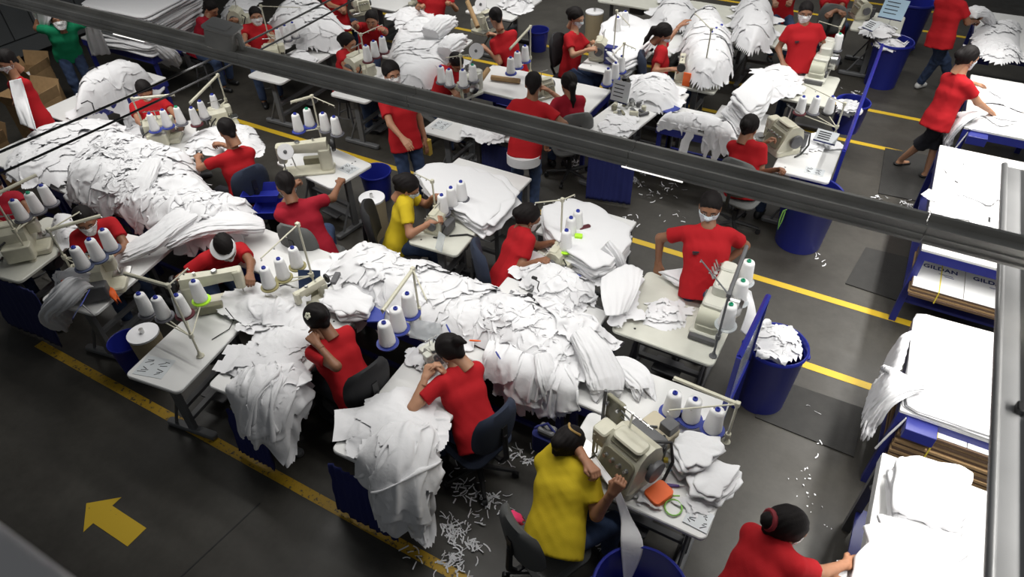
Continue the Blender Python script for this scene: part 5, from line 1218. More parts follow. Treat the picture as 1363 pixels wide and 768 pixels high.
r = person('woman in red and black shorts leaning on the right packing table', head=(1288, 78), pelvis=(1248, 158, .88), look=(1330, 150, .88), hands=[(1328, 118, .98), (1320, 150, .98)], shirt=RED, hair='bun', mask='b', stand=True, nod=12, skin=2, trousers=DARKT, legs='short', feet=[(1230, 236, 0), (1196, 220, 0)], hp=('flat', 'flat'))
b = MB(); b.m = Matrix.Translation((0, -.118, .03)); b.lathe([(.040, -.008), (.046, -.004), (.046, .004), (.040, .008)], 16); tag(obj('hair_band', b, GOLD, r[1]), 'yellow hair band')
# ================================================================== white garments
V_ = Vector
FRONT = [(-8.9, 3.04), (-.22, 3.04), (-.22, 3.85), (-8.9, 3.85)]
def tq(c, w, d, rz): ct, st = math.cos(rz), math.sin(rz); return [(c[0] + x * ct - y * st, c[1] + x * st + y * ct) for x, y in ((-w / 2, -d / 2), (w / 2, -d / 2), (w / 2, d / 2), (-w / 2, d / 2))]
TB, TC = tq((-3.56, 2.44), .64, 1.12, R_(5)), tq((-2.29, 2.43), .63, 1.14, R_(2))
heap('shirt_heap', 'big heap of loose white shirts in the middle of the front line', [(436, 352), (470, 322), (505, 303), (540, 318), (590, 335), (640, 345), (690, 352), (745, 372), (790, 372), (815, 395), (812, 440), (800, 475), (770, 505), (735, 515), (705, 500), (672, 470), (640, 452), (600, 440), (560, 432), (500, 398), (455, 385)], .77, .15, 3, n=70, lift=.055, ripple=.010, support=FRONT, comp=(.3, .62), puff=1.0, L=(.24, .40), Wd=(.16, .3))
bundle('shirt_bundle', 'pleated white bundle fanned over the front of the big heap', [(770, 440, 1.02), (790, 470, .96), (805, 505, .86), (808, 524, .80)], [.18, .26, .30, .24], [.10, .13, .12, .07], 8, ridges=13, amp=.13)
bundle('shirt_bundle', 'small white bundle lying on the sorting table right of the big heap', [(800, 488, .80), (830, 490, .83), (852, 508, .82), (858, 522, .79)], [.16, .22, .22, .18], [.07, .10, .10, .06], 12, ridges=9)
heap('shirt_heap', 'white cloth spread at the right foot of the big heap', [(798, 372), (830, 352), (862, 358), (850, 395), (826, 430), (812, 428)], .80, .05, 21, n=7, L=(.12, .2), Wd=(.08, .12))
sheetcloth('shirt', 'smooth white shirt lying between the big heap and the cream table', [[(800, 370, .93), (833, 352, .95), (856, 360, .92)], [(800, 395, .97), (830, 385, .96), (850, 385, .92)], [(806, 420, .93), (822, 420, .9), (835, 415, .86)]], 31, wrinkle=.008)
stack('shirt_stack', 'white shirts folded at the left end of the big heap, beside the navy clips', [(432, 385), (470, 378), (500, 396), (490, 414), (452, 412), (430, 402)], .79, 5, .022, 14, jit=.015, wave=.018)
sewing_table('side_table', 'small table bridging the big heap and the mid right machine table', (-1.9, 3.86), 1.0, .46, 0, legs='S', z=.76)
heap('shirt_heap', 'white shirts piled between the big heap and the masked worker in the middle', [(688, 352), (715, 336), (746, 346), (778, 366), (792, 386), (760, 402), (720, 396)], .77, .16, 6, n=22, L=(.2, .34), comp=(.4, .7))
heap('shirt_heap', 'shirts of the big heap hanging over the front table edge', [V_((-1.95, 2.96, 0)), V_((-1.25, 2.96, 0)), V_((-1.25, 3.2, 0)), V_((-1.95, 3.2, 0))], .86, .08, 7, n=22, L=(.24, .32), Wd=(.14, .2), orient=R_(92), comp=(.28, .5), support=FRONT, drop_to=.5, layers=5, fric=.04)
bundle('shirt_bundle', 'limp white bundle drooping in front of the big heap, centre', [(722, 470, .98), (728, 500, .90), (736, 526, .72), (742, 548, .52)], [.12, .18, .20, .13], [.07, .09, .09, .06], 4, ridges=11)
# left heap
heap('shirt_heap', 'huge heap of loose white shirts on the left of the front line', [(92, 262), (78, 228), (110, 190), (150, 165), (205, 185), (250, 198), (268, 228), (290, 252), (330, 262), (356, 292), (345, 318), (310, 320), (262, 318), (225, 338), (205, 328), (186, 300), (150, 275)], .77, .24, 9, n=70, L=(.26, .42), Wd=(.16, .3), lift=.06, ripple=.010, support=[(-9.2, 3.0), (-5.0, 3.0), (-5.0, 4.0), (-6.4, 4.3), (-9.2, 5.2)], comp=(.3, .62), puff=1.0)
bundle('shirt_bundle', 'smooth white bundle with red thread marks lying down the left heap', [(206, 212, 1.10), (190, 240, 1.06), (172, 268, .96)], [.14, .26, .34], [.06, .09, .07], 17, ridges=7)
bundle('shirt_bundle', 'long white bundle sloping down toward the orange-tagged table', [(290, 262, 1.03), (245, 290, 1.02), (205, 318, .93), (165, 338, .84)], [.28, .34, .30, .20], [.09, .11, .10, .07], 18, ridges=10)
bundle('shirt_bundle', 'white bundle stretched along the right of the left heap', [(352, 300, .88), (315, 296, .99), (270, 300, .98), (225, 320, .90)], [.20, .32, .32, .24], [.08, .11, .10, .07], 23, ridges=12)
heap('shirt_heap', 'flat spread of white shirts between the left edge and the left heap', [(0, 206), (40, 165), (90, 160), (135, 150), (175, 175), (150, 200), (105, 215), (75, 240), (45, 235), (0, 232)], .80, .12, 31, n=20, lift=.045, ripple=.008, hang=.10, flat=.6)
heap('shirt_heap', 'heap of white shirts tied with dark cord at the upper left', [(70, 160), (92, 135), (98, 100), (118, 78), (160, 72), (196, 86), (206, 110), (190, 138), (150, 158), (118, 160), (80, 172)], .78, .28, 37, n=34, lift=.07, support=[(-9.4, 4.1), (-8.75, 4.1), (-8.75, 5.6), (-9.4, 5.6)])
t = rect('sorting_table', 'table under the tied white heap at the upper left', -9.4, 4.1, -8.75, 5.6, legs='S', apron=BLUEP)
for k, (u, v) in enumerate(((128, 92), (120, 138))):
    q = P(u, v, 1.1); b = MB(); b.tube([(-.10, -.05, 0), (-.03, 0, .03), (.05, .0, .02), (.10, -.04, -.05)], .007, 6); o = obj('tie_cord', b, BLACK); o.location = q; tag(o, ['black tie cord on the upper left heap, the upper one', 'black tie cord on the upper left heap, the lower one'][k], 'cord')
# tall stack of cut pieces at upper left
t = rect('sorting_table', 'blue-legged table under the tall slanting stack of white pieces, top left', -11.2, 6.0, -9.55, 7.2, legs='S', apron=BLUEP)
stack('shirt_stack', 'tall slanting stack of white cut pieces at the top left', [V_((-11.15, 7.15, 0)), V_((-9.75, 7.25, 0)), V_((-9.45, 5.95, 0)), V_((-10.85, 5.85, 0))], .77, 20, .030, 41, jit=.018, lean=(.006, .004), wave=.02)
bundle('shirt_bundle', 'white cloth hanging from the front of the tall slanting stack, top left', [(195, 55, .92), (212, 70, .72), (224, 82, .52)], [.62, .66, .40], [.22, .22, .14], 43, ridges=9, side=(1, .15, 0))
heap('shirt_heap', 'crumpled white lumps on the crest of the left heap', [(104, 212), (128, 186), (160, 178), (200, 196), (216, 224), (186, 248), (138, 252), (108, 236)], 1.0, .08, 411, n=34, L=(.15, .24), Wd=(.09, .16), comp=(.22, .5), puff=1.4)
# cloth on the front machine tables
heap('shirt_heap', 'white shirts spread over the table of the worker with the hair flower', [(294, 492), (308, 476), (345, 447), (388, 426), (414, 440), (408, 468), (392, 490), (372, 508), (336, 510)], .775, .055, 51, n=16, lift=.022, ripple=.009, L=(.2, .3), Wd=(.10, .18), flat=.5, fric=.05, comp=(.7, .95))
heap('shirt_heap', 'white shirts hanging over the near end of the flower worker\'s table', [V_((-3.46, 1.80, 0)), V_((-3.14, 1.80, 0)), V_((-3.16, 2.06, 0)), V_((-3.46, 2.06, 0))], .80, .09, 52, n=15, L=(.29, .37), Wd=(.2, .26), orient=R_(105), comp=(.32, .55), support=TB, drop_to=.55, layers=5, fric=.04)
heap('shirt_heap', 'white shirts spread over the table of the worker with tufted hair', [(458, 578), (470, 556), (494, 532), (522, 512), (552, 520), (570, 542), (572, 566), (556, 588), (522, 594), (492, 588)], .775, .065, 55, n=18, lift=.026, ripple=.010, L=(.2, .3), Wd=(.10, .18), flat=.4, fric=.05, comp=(.7, .95))
heap('shirt_heap', 'large mass of white shirts hanging over the near end of the tufted worker\'s table', [V_((-2.20, 1.78, 0)), V_((-1.90, 1.78, 0)), V_((-1.92, 2.06, 0)), V_((-2.20, 2.06, 0))], .81, .12, 56, n=20, L=(.32, .42), Wd=(.22, .3), orient=R_(110), comp=(.32, .55), support=TC, drop_to=.62, layers=7, fric=.04)
heap('shirt_heap', 'crumpled white cloth at the machine bed of the tufted worker', [(540, 470), (560, 448), (590, 452), (592, 476), (570, 486), (552, 488)], .775, .06, 57, n=5, lift=.04, L=(.1, .18), Wd=(.05, .1))
heap('shirt_heap', 'white cloth on the end of the bare table before the bent man', [(312, 400), (330, 385), (360, 390), (392, 392), (388, 412), (350, 420), (325, 418)], .80, .10, 61, n=9, lift=.05, ripple=.010, hang=.06)
bundle('shirt_bundle', 'white shirts hanging with orange tags at the left sewing table', [(108, 370, .90), (95, 385, .92), (78, 402, .72), (92, 418, .45)], [.30, .42, .44, .36], [.14, .20, .18, .12], 63, ridges=9)
heap('shirt_heap', 'white ruffled cloth beside the cropped worker at left', [(58, 290), (75, 272), (98, 278), (100, 300), (88, 315), (68, 312)], .80, .14, 67, n=9, lift=.05, L=(.1, .18), Wd=(.05, .10))
heap('shirt_heap', 'white cloth under the two cone stands of the bent worker at left', [(240, 185), (262, 168), (300, 158), (335, 160), (352, 185), (330, 205), (290, 195), (258, 196)], .775, .10, 69, n=10, lift=.05, hang=.05)
# stacks on mid tables
stack('shirt_stack', 'fanned stack of white pieces behind the worker in yellow, middle', [(560, 226), (592, 214), (632, 220), (668, 232), (692, 256), (664, 284), (648, 300), (622, 282), (585, 262)], .775, 7, .020, 71, jit=.035, wave=.02)
sewing_table('side_table', 'small table under the fanned white stack, middle', (-3.45, 5.28), .95, .75, 0, legs='S', z=.76)
stack('shirt_stack', 'large white stack of cut pieces on the mid right table', [(722, 272), (758, 260), (800, 274), (838, 300), (838, 318), (812, 348), (790, 352), (752, 330), (725, 300)], .775, 9, .024, 73, jit=.012, wave=.014)
sewing_table('side_table', 'small table under the large white stack, mid right', (-2.08, 5.12), .82, .62, 0, legs='S', z=.76)
bundle('shirt_bundle', 'corner of white cloth hanging from the large mid right stack', [(800, 330, .97), (812, 345, .88), (806, 362, .62)], [.34, .36, .16], [.08, .10, .06], 74, ridges=5)
# near right table
stack('shirt_stack', 'leaning pile of folded white pieces nearest the blue tray', [(888, 590), (905, 572), (948, 578), (958, 595), (935, 618), (905, 622)], .765, 9, .017, 77, jit=.010, lean=(.004, .002), wave=.012)
stack('shirt_stack', 'lower pile of folded white pieces at the right table corner', [(925, 628), (945, 612), (984, 622), (980, 640), (958, 664), (930, 655)], .765, 6, .016, 78, jit=.014, wave=.014)
heap('shirt_heap', 'small white scrap cloth beside the orange box', [(842, 664), (852, 646), (876, 640), (888, 652), (868, 662), (850, 672)], .775, .03, 79, n=4, lift=.03, L=(.08, .14), Wd=(.04, .07))
heap('shirt_heap', 'crumpled white paper by the green tape, near right', [(892, 662), (905, 650), (928, 655), (940, 672), (918, 680), (898, 676)], .765, .02, 80, n=5, lift=.02, L=(.06, .12), Wd=(.03, .06))
sheetcloth('cloth_strip', 'white strip hanging from the nearest worker\'s hands into the bin', [[(788, 612, .93), (793, 608, .95)], [(800, 632, .95), (806, 626, .98)], [(815, 655, .98), (822, 648, .98)], [(826, 690, .72), (838, 684, .70)], [(826, 722, .66), (856, 726, .62)], [(830, 775, .40), (840, 770, .40)]], 81, nu=40, nv=8, wrinkle=.004, folds=1)
heap('shirt_heap', 'pile of thin white strips on the wide cream table', [(848, 420), (860, 402), (880, 390), (905, 392), (922, 408), (915, 432), (888, 436), (862, 430)], .766, .04, 83, n=14, lift=.025, L=(.08, .2), Wd=(.015, .04), ripple=.007)
stack('shirt_stack', 'flat white cloth held flat by the standing man', [(880, 358), (930, 354), (985, 375), (955, 388), (905, 376)], .80, 3, .018, 84, jit=.008, wave=.010)
sheetcloth('cloth_strip', 'white strip curling off the tall cream machine toward the bin', [[(985, 378, .95), (1000, 388, .95)], [(995, 405, .92), (1006, 420, .80)], [(985, 440, .72), (1000, 452, .62)]], 85, nv=10, wrinkle=.004)
bfill = lambda lb, px, z, r, H, seed: heap('bin_filling', lb, [V_((P(*px, z).x + r * math.cos(a), P(*px, z).y + r * math.sin(a), z)) for a in [k * .524 for k in range(12)]], z, H, seed, n=16, L=(.12, .18), Wd=(.08, .12), comp=(.4, .65))
heap('bin_filling', 'white cloth heaped in the blue bin by the near clear partition', [V_((-.05 + .215 * math.cos(k * .524), 4.455 + .215 * math.sin(k * .524), .64)) for k in range(12)], .64, .14, 87, n=22, L=(.13, .19), Wd=(.09, .13), comp=(.35, .6))
bfill('white cloth heaped in the blue bin by the far partition', (1182, 62), .62, .24, .10, 88)
bfill('white cloth in the blue bucket half hidden behind three cones', (1126, 150), .68, .15, .08, 89)
heap('bin_filling', 'white cloth at the bottom of the bin at the lower edge', [V_((-.30 + .17 * math.cos(k * .6), 2.02 + .17 * math.sin(k * .6), .25)) for k in range(10)], .25, .06, 90, n=5, L=(.07, .10), Wd=(.06, .09), comp=(.4, .6))
# packing tables
stack('sheet_stack', 'flat glaring white sheet stack on the middle right packing table', [V_((.865, 3.99, 0)), V_((1.72, 3.99, 0)), V_((1.72, 5.08, 0)), V_((.865, 5.08, 0))], .90, 4, .012, 91, jit=.004, wave=.003, rnd=0)
bundle('shirt_bundle', 'pleated white cloth hanging off the left side of the middle packing table', [(1205, 500, .96), (1188, 512, .90), (1168, 534, .66), (1160, 548, .52)], [.40, .44, .50, .56], [.06, .09, .12, .12], 92, ridges=16, amp=.16, side=(0, 1, 0))
sheetcloth('shirt', 'white shirt draped over the back left corner of the middle packing table', [[(1215, 440, .95), (1200, 492, .95)], [(1200, 448, .90), (1186, 500, .88)], [(1178, 480, .62), (1166, 512, .60)]], 93, wrinkle=.01)
stack('folded_bundle', 'thick folded white bundle on the lower right packing table', [(1192, 610), (1208, 602), (1285, 618), (1296, 640), (1290, 690), (1276, 708), (1232, 690), (1190, 678)], .905, 4, .045, 94, jit=.008, wave=.012, rnd=.2)
stack('folded_bundle', 'large folded white bundle at the bottom right corner', [(1172, 690), (1200, 682), (1270, 700), (1290, 730), (1290, 800), (1130, 800), (1150, 740)], .905, 3, .04, 95, jit=.012, wave=.02, rnd=.2)
heap('shirt_heap', 'rumpled white cloth under the hand of the worker with the red hair tie', [(1118, 775), (1130, 752), (1152, 742), (1172, 755), (1170, 790)], .905, .06, 96, n=7, lift=.04, L=(.1, .2), Wd=(.04, .08))
heap('shirt_heap', 'bright white cloth on the upper right packing table, its corner hanging', [(1262, 240), (1282, 212), (1345, 215), (1340, 255), (1322, 275), (1290, 280), (1262, 268)], .905, .05, 97, comp=(.86, .97), n=7, lift=.03, L=(.2, .35), Wd=(.1, .2), ripple=.005, flat=.5, hang=.08)
q = P(1302, 290, .90); b = MB(); b.box((0, 0, .004), (.16, .10, .008)); b.box((.09, .0, .005), (.02, .09, .012)); o = obj('dark_sheet', b, BLACK); o.location = (q.x, q.y, .90); tag(o, 'small black sheet peeking from under the bright cloth, upper right', 'sheet')
sheetcloth('shirt', 'white shirt hanging off the left of the upper right packing table', [[(1276, 226, .935), (1256, 286, .935)], [(1246, 240, .88), (1236, 290, .86)], [(1236, 275, .66), (1230, 300, .64)]], 98, wrinkle=.008)
heap('shirt_heap', 'white cloth under the hands of the woman in black shorts', [(1288, 172), (1300, 140), (1330, 118), (1363, 116), (1363, 150), (1340, 165), (1310, 160)], .905, .04, 99, comp=(.86, .97), n=7, lift=.03, L=(.15, .3), Wd=(.08, .15), ripple=.005, flat=.5, hang=.04)
bundle('shirt_bundle', 'pleated white cloth hanging beside the woman in black shorts', [(1292, 150, .96), (1280, 160, .90), (1266, 175, .72), (1262, 185, .60)], [.30, .36, .40, .40], [.05, .08, .10, .10], 100, ridges=13, amp=.16, side=(0, 1, 0))
heap('shirt_heap', 'draped white shirts on the top right packing table', [(1292, 60), (1300, 30), (1335, 22), (1363, 25), (1363, 75), (1335, 78), (1310, 70)], .905, .12, 101, n=12, lift=.06, hang=.22, L=(.2, .35), Wd=(.1, .18))
bundle('shirt_bundle', 'white shirt held by the standing man at the top right', [(1290, 18, 1.25), (1305, 16, 1.2), (1318, 30, 1.02)], [.20, .26, .2], [.12, .14, .1], 102, ridges=7)
# back rows
heap('shirt_heap', 'mound of white shirts behind the masked man, upper left', [(352, 32), (365, 8), (395, -12), (430, -2), (455, 22), (465, 44), (440, 52), (410, 54), (375, 46)], .775, .26, 111, n=30, lift=.06, hang=.08)
heap('shirt_heap', 'rumpled white cloth on the table beside the masked man, upper left', [(378, 76), (388, 62), (410, 62), (420, 72), (404, 86), (388, 86)], .775, .08, 112, n=7, lift=.05, L=(.12, .2), Wd=(.05, .1))
heap('shirt_heap', 'wide white heap behind the woman with raised hands, upper left of centre', [(512, 70), (520, 40), (550, 24), (580, 26), (600, 45), (612, 68), (592, 92), (562, 106), (535, 108), (520, 92)], .775, .26, 113, n=36, lift=.07, hang=.06)
bundle('shirt_bundle', 'round tied white bundle on top of the wide heap, upper left of centre', [(572, 48, 1.15), (586, 34, 1.2), (598, 28, 1.15)], [.28, .34, .26], [.2, .24, .18], 114, ridges=8)
bundle('shirt_bundle', 'second round tied white bundle right of the wide heap', [(592, 72, 1.05), (603, 58, 1.1), (612, 52, 1.0)], [.26, .30, .22], [.2, .22, .16], 115, ridges=8)
heap('shirt_heap', 'white cloth beside the masked woman with three cones, upper left of centre', [(505, 92), (520, 85), (530, 100), (515, 116), (500, 112)], .775, .10, 116, n=6, lift=.05, L=(.12, .2), Wd=(.06, .1))
heap('shirt_heap', 'white cloth below the tube table in front of the standing back-turned man', [(628, 152), (650, 140), (672, 146), (670, 172), (650, 188), (632, 175)], .78, .06, 117, n=6, lift=.04, hang=.1)
sewing_table('side_table', 'small dark-legged table beside the back-turned man', (-3.82, 6.55), .55, .6, 0, legs='S', z=.76, frame=IRON)
heap('shirt_heap', 'rumpled white cloth on the tilted white table', [(798, 160), (815, 146), (840, 152), (855, 160), (840, 176), (808, 178)], .815, .04, 118, n=6, lift=.03, L=(.15, .25), Wd=(.08, .14))
stack('shirt_stack', 'big rounded white stack behind the seated masked woman, top middle', [(800, 30), (825, 15), (862, 25), (868, 45), (850, 72), (830, 82), (808, 60)], .78, 7, .03, 119, jit=.02, wave=.02)
sewing_table('side_table', 'small table under the big rounded white stack, top middle', (-3.15, 9.95), .85, 1.0, 0, legs='S', z=.76)
heap('shirt_heap', 'white cloth with blue pen behind the tilted table', [(838, 118), (850, 95), (885, 92), (905, 108), (900, 135), (878, 142), (850, 135)], .78, .16, 120, n=14, lift=.06, hang=.06)
sewing_table('side_table', 'small table under the white cloth with the blue pen', (-2.45, 8.15), .7, .5, 0, legs='S', z=.76)
heap('shirt_heap', 'row of white rolls draped over the blue table, upper middle', [(868, 168), (880, 145), (910, 142), (950, 150), (985, 160), (985, 178), (950, 186), (905, 182), (880, 182)], .78, .12, 121, n=24, lift=.055, support=[(-2.2, 7.43), (-1.0, 7.43), (-1.0, 8.0), (-2.2, 8.0)], L=(.12, .22), Wd=(.05, .09))
heap('shirt_heap', 'tall white heap in front of the reaching woman, top middle', [(905, 60), (912, 25), (935, 10), (962, 18), (978, 45), (982, 80), (962, 96), (935, 100), (915, 88)], .78, .36, 122, n=34, lift=.06, hang=.12)
stack('shirt_stack', 'tall slumped column of white pieces between two tables, upper right of centre', [(962, 128), (985, 105), (1000, 96), (1018, 112), (1008, 140), (985, 152)], .50, 22, .026, 123, jit=.02, lean=(.004, .006), wave=.02)
rect('side_table', 'low blue table under the slumped column of white pieces', -1.75, 8.15, -1.1, 8.85, legs='S', apron=BLUEP, z=.49)
heap('shirt_heap', 'white shirts on the left of the masked man\'s table, upper right', [(1008, 118), (1012, 90), (1035, 78), (1062, 88), (1068, 112), (1050, 122), (1025, 122)], .775, .12, 124, n=14, lift=.05, hang=.1)
heap('shirt_heap', 'hanging white heap at the top, right of the tall heap', [(975, 22), (985, -5), (1010, -15), (1030, 5), (1035, 35), (1025, 52), (1000, 58), (982, 45)], .78, .30, 125, n=28, lift=.06, hang=.25)
heap('shirt_heap', 'white heap at the top edge above the reaching woman', [(868, 12), (885, -12), (915, -15), (930, 8), (915, 28), (890, 32)], .78, .26, 126, n=20, lift=.06, hang=.2)
heap('shirt_heap', 'white cloth hanging at the top edge near the tape reel', [(668, -8), (690, -18), (705, -5), (695, 8), (675, 5)], .78, .15, 127, n=8, lift=.05, hang=.1)
heap('shirt_heap', 'white scraps on the table beside the far partition, upper right', [(1060, 182), (1075, 172), (1098, 172), (1118, 172), (1120, 190), (1095, 196), (1070, 196)], .775, .04, 128, n=10, lift=.04, L=(.08, .16), Wd=(.04, .07))
heap('shirt_heap', 'white cloth on the top right cream table', [(1142, 38), (1150, 22), (1175, 22), (1196, 34), (1190, 44), (1165, 46)], .775, .06, 129, n=8, lift=.04, L=(.1, .2), Wd=(.05, .09))
heap('shirt_heap', 'white cloth on the far table at the top, left of the back-turned worker', [(520, 18), (545, 4), (565, 12), (548, 30), (525, 34)], .775, .06, 130, n=8, lift=.05)
heap('shirt_heap', 'white cloth at the top behind the man facing right', [(290, 12), (305, -6), (335, -6), (340, 18), (318, 32)], .775, .14, 131, n=10, lift=.05, hang=.1)
# shirts held up at upper left
sheetcloth('shirt', 'white shirt held up by the worker at the left edge', [[(12, 108, 1.45), (28, 104, 1.45)], [(18, 135, 1.27), (36, 130, 1.25)], [(28, 165, 1.05), (50, 175, 1.05)]], 141, wrinkle=.012, folds=2)
sheetcloth('shirt', 'white shirt raised by the worker in green, left half', [[(36, 0, 1.75), (78, 2, 1.7)], [(44, 22, 1.45), (66, 28, 1.45)], [(54, 44, 1.2), (66, 46, 1.2)]], 142, wrinkle=.02, folds=4)
sheetcloth('shirt', 'white shirt hanging from the green worker\'s other hand', [[(112, 8, 1.6), (124, 12, 1.6)], [(114, 45, 1.15), (136, 45, 1.15)], [(122, 75, .75), (148, 72, .75)]], 143, wrinkle=.012, folds=3)
# cardboard cartons
def carton(label, p, w, d, h, rz, open_=True, fill=None):
    t = thing('carton', label, 'carton', p, rz)
    for k, (cx, cy, sx, sy) in enumerate(((0, -d / 2, w, .012), (0, d / 2, w, .012), (-w / 2, 0, .012, d), (w / 2, 0, .012, d))):
        b = MB(); b.box((cx, cy, h / 2), (sx, sy, h)); obj('carton_wall', b, CARD, t)
    b = MB(); b.box((0, 0, .006), (w, d, .012)); obj('carton_base', b, CARD, t)
    for k, (cx, cy, sx, sy, ax, an) in enumerate(((0, -d / 2, w, d / 2, 'X', 118), (0, d / 2, w, d / 2, 'X', -112), (-w / 2, 0, w / 3, d, 'Y', -105), (w / 2, 0, w / 3, d, 'Y', 100))):
        b = MB(); b.m = Matrix.Translation((cx, cy, h)) @ Matrix.Rotation(R_(an), 4, ax) ; sgn = 1 if (cx + cy) < 0 else -1
        b.box((0, sgn * sy / 2 if ax == 'X' else 0, 0) if ax == 'X' else (sgn * sx / 2, 0, 0), (sx, sy, .006)); obj('flap', b, CARD, t)
    if fill: 
        c = Vector(p); heap('shirt_heap', fill, [V_((c.x - w * .4, c.y - d * .4, 0)), V_((c.x + w * .4, c.y - d * .4, 0)), V_((c.x + w * .4, c.y + d * .4, 0)), V_((c.x - w * .4, c.y + d * .4, 0))], p[2] + h * .8, .10, int(w * 100), n=6, lift=.05, L=(.1, .2), Wd=(.06, .1))
carton('tall open brown carton beside the green shirt worker', (-11.1, 5.0, 0), .42, .42, .62, R_(20), True, 'white cloth in the tall brown carton')
carton('open brown carton with white cloth over its edge, left', (-10.15, 4.45, 0), .50, .45, .60, R_(12), True, 'white cloth over the lower brown carton')
carton('brown carton behind the worker at the left edge', (-9.6, 3.35, 0), .5, .45, .60, R_(5))
# ================================================================== small things
def boxthing(name, label, cat, px, d, m, rz=0, r=.004, z=None):
    q = P(*px); b = MB(); b.slab((0, 0, d[2] / 2), d, r, min(.003, d[2] / 3)); o = obj(name, b, m); o.location = q; o.rotation_euler = (0, 0, rz); return tag(o, label, cat)
boxthing('orange_box', 'flat orange plastic box on the nearest right table', 'box', (876, 660, .766), (.13, .17, .05), ORANGE, R_(-25), .03)
t = thing('scissors', 'purple-handled scissors beside the orange box', 'scissors', P(900, 648, .768), R_(25))
b = MB(); b.tube([(-.06, 0, .006), (.02, .004, .006)], .007, 6); b.tube([(-.06, .014, .006), (.02, .006, .006)], .007, 6); obj('handle', b, PURPLE, t); b = MB(); b.tube([(.02, .004, .006), (.07, .0, .006)], [.005, .001], 6); obj('blade', b, STEEL, t)
q = P(896, 676, .768); b = MB(); b.tube([(.055 * math.cos(a), .06 * math.sin(a), .006) for a in [k * .45 for k in range(15)]], .006, 6); o = obj('tape_ring', b, GREEN); o.location = q; tag(o, 'green tape ring on the nearest right table', 'tape')
q = P(884, 655, .77); b = MB(); b.tube([(0, 0, 0), (.03, .02, .01), (.06, .0, .004), (.10, .02, .004)], .006, 6); o = obj('tape_end', b, GREEN); o.location = q; tag(o, 'loose end of green tape above the ring', 'tape')
boxthing('glue_stick', 'small yellow knob by the black cable on the near right table', 'knob', (886, 614, .766), (.035, .03, .03), YSTRAP, .4, .01)
boxthing('blue_tag', 'small light blue tag on the near right table', 'tag', (893, 622, .766), (.03, .06, .004), mat('pale_blue', (.25, .45, .65), .5), .3)
sh = sheet(None, P(930, 690, .7665), R_(-4), .16, .15); tag(sh, 'pictogram sheet at the rounded corner of the nearest right table', 'sheet')
sh = sheet(None, P(108, 405, .95), R_(-55), .20, .17, 48, BLUET); tag(sh, 'blue-edged instruction card hanging at the orange-tagged machine', 'sheet')
q = P(109, 405, .95); b = MB(); b.tube([(q.x, q.y, q.z), (q.x - .02, q.y + .05, .77)], .008, 6); obj('holder', b, STEEL, None); bpy.data.objects['holder'].parent = sh; bpy.data.objects['holder'].matrix_parent_inverse = sh.matrix_world.inverted()
def panel(label, px, z, rz, w, h, m, tilt=62, name='sign_panel', zb=.765):
    q = P(*px, z); t = thing(name, label, 'sign', (q.x, q.y, zb), rz); mm = Matrix.Translation((0, 0, z - zb)) @ Matrix.Rotation(R_(tilt), 4, 'X')
    b = MB(); b.m = mm; b.box((0, 0, 0), (w, h, .005)); s = obj('panel', b, m, t)
    b = MB(); b.tube([(0, .012, 0), (0, .012, z - zb)], .006, 6); obj('post', b, STEEL, t)
    if m is not CLEAR and m is not NAVY and m is not DARKB:
        b = MB(); b.m = mm
        for k in range(4): b.box((-w * .1, h * (.3 - k * .18), .004), (w * .55, .012, .001))
        obj('printed_line', b, INK, s)
        b = MB(); b.m = mm; b.box((0, -h / 2, .003), (w, .016, .006)); obj('edge_strip', b, NAVY, t)
DARKB = mat('dark_blue_glass', (.03, .05, .11), .25)
panel('dark blue plastic panel on the pole of the bare sorting table', (412, 372), .90, R_(25), .20, .17, DARKB)
panel('clear plastic panel behind the worker with tufted hair', (566, 440), .90, R_(15), .26, .16, CLEAR)
panel('grey printed board standing on the tilted white table', (826, 122), .98, R_(-5), .24, .26, PAPER, 75)
panel('grey printed card under the three cones, upper right', (1100, 182), .90, R_(-6), .24, .14, PAPER, 45)
panel('clear card holder on the table of the worker in yellow, middle', (586, 322), .86, R_(-20), .10, .18, CLEAR, 70)
panel('light blue printed poster leaning at the top right', (1190, 12), 1.05, R_(-10), .34, .30, mat('poster_blue', (.40, .58, .72), .5), 55, zb=0)
panel('pale card leaning on the top right cream table', (1160, 34), .95, R_(-35), .20, .16, PAPER, 35)
# orange tags and pens
for k, (u, v, z, lb) in enumerate(((92, 378, .98, 'bright orange tape bundle on the hanging white shirts, left'), (147, 388, .82, 'orange tag under the left cream machine'))):
    bundle('orange_tape', lb, [(u - 8, v - 6, z), (u, v, z + .02), (u + 7, v + 9, z - .03)], [.05, .07, .05], [.02, .03, .02], 201 + k, m=ORANGE, nu=16, nv=20, cat='tape', ridges=5)
boxthing('orange_tag', 'orange tag hanging at the cream table, upper middle', 'tag', (912, 118, .72), (.10, .02, .22), ORANGE, 0)
for nm, lb, p0, p1, m in (('pen', 'blue and orange pen on the big heap', (594, 432, .99), (601, 446, .98), BLUET), ('marker', 'orange marker lying on the big heap', (625, 453, .97), (640, 454, .97), ORANGE), ('clip_pen', 'dark blue pen at the front of the big heap', (660, 468, .95), (666, 478, .93), BLUET)):
    a, c = P(*p0), P(*p1); b = MB(); b.tube([(0, 0, 0), tuple((c - a) * .5), tuple(c - a)], [.006, .008, .004], 8); o = obj(nm, b, m); o.location = a; tag(o, lb, 'pen')
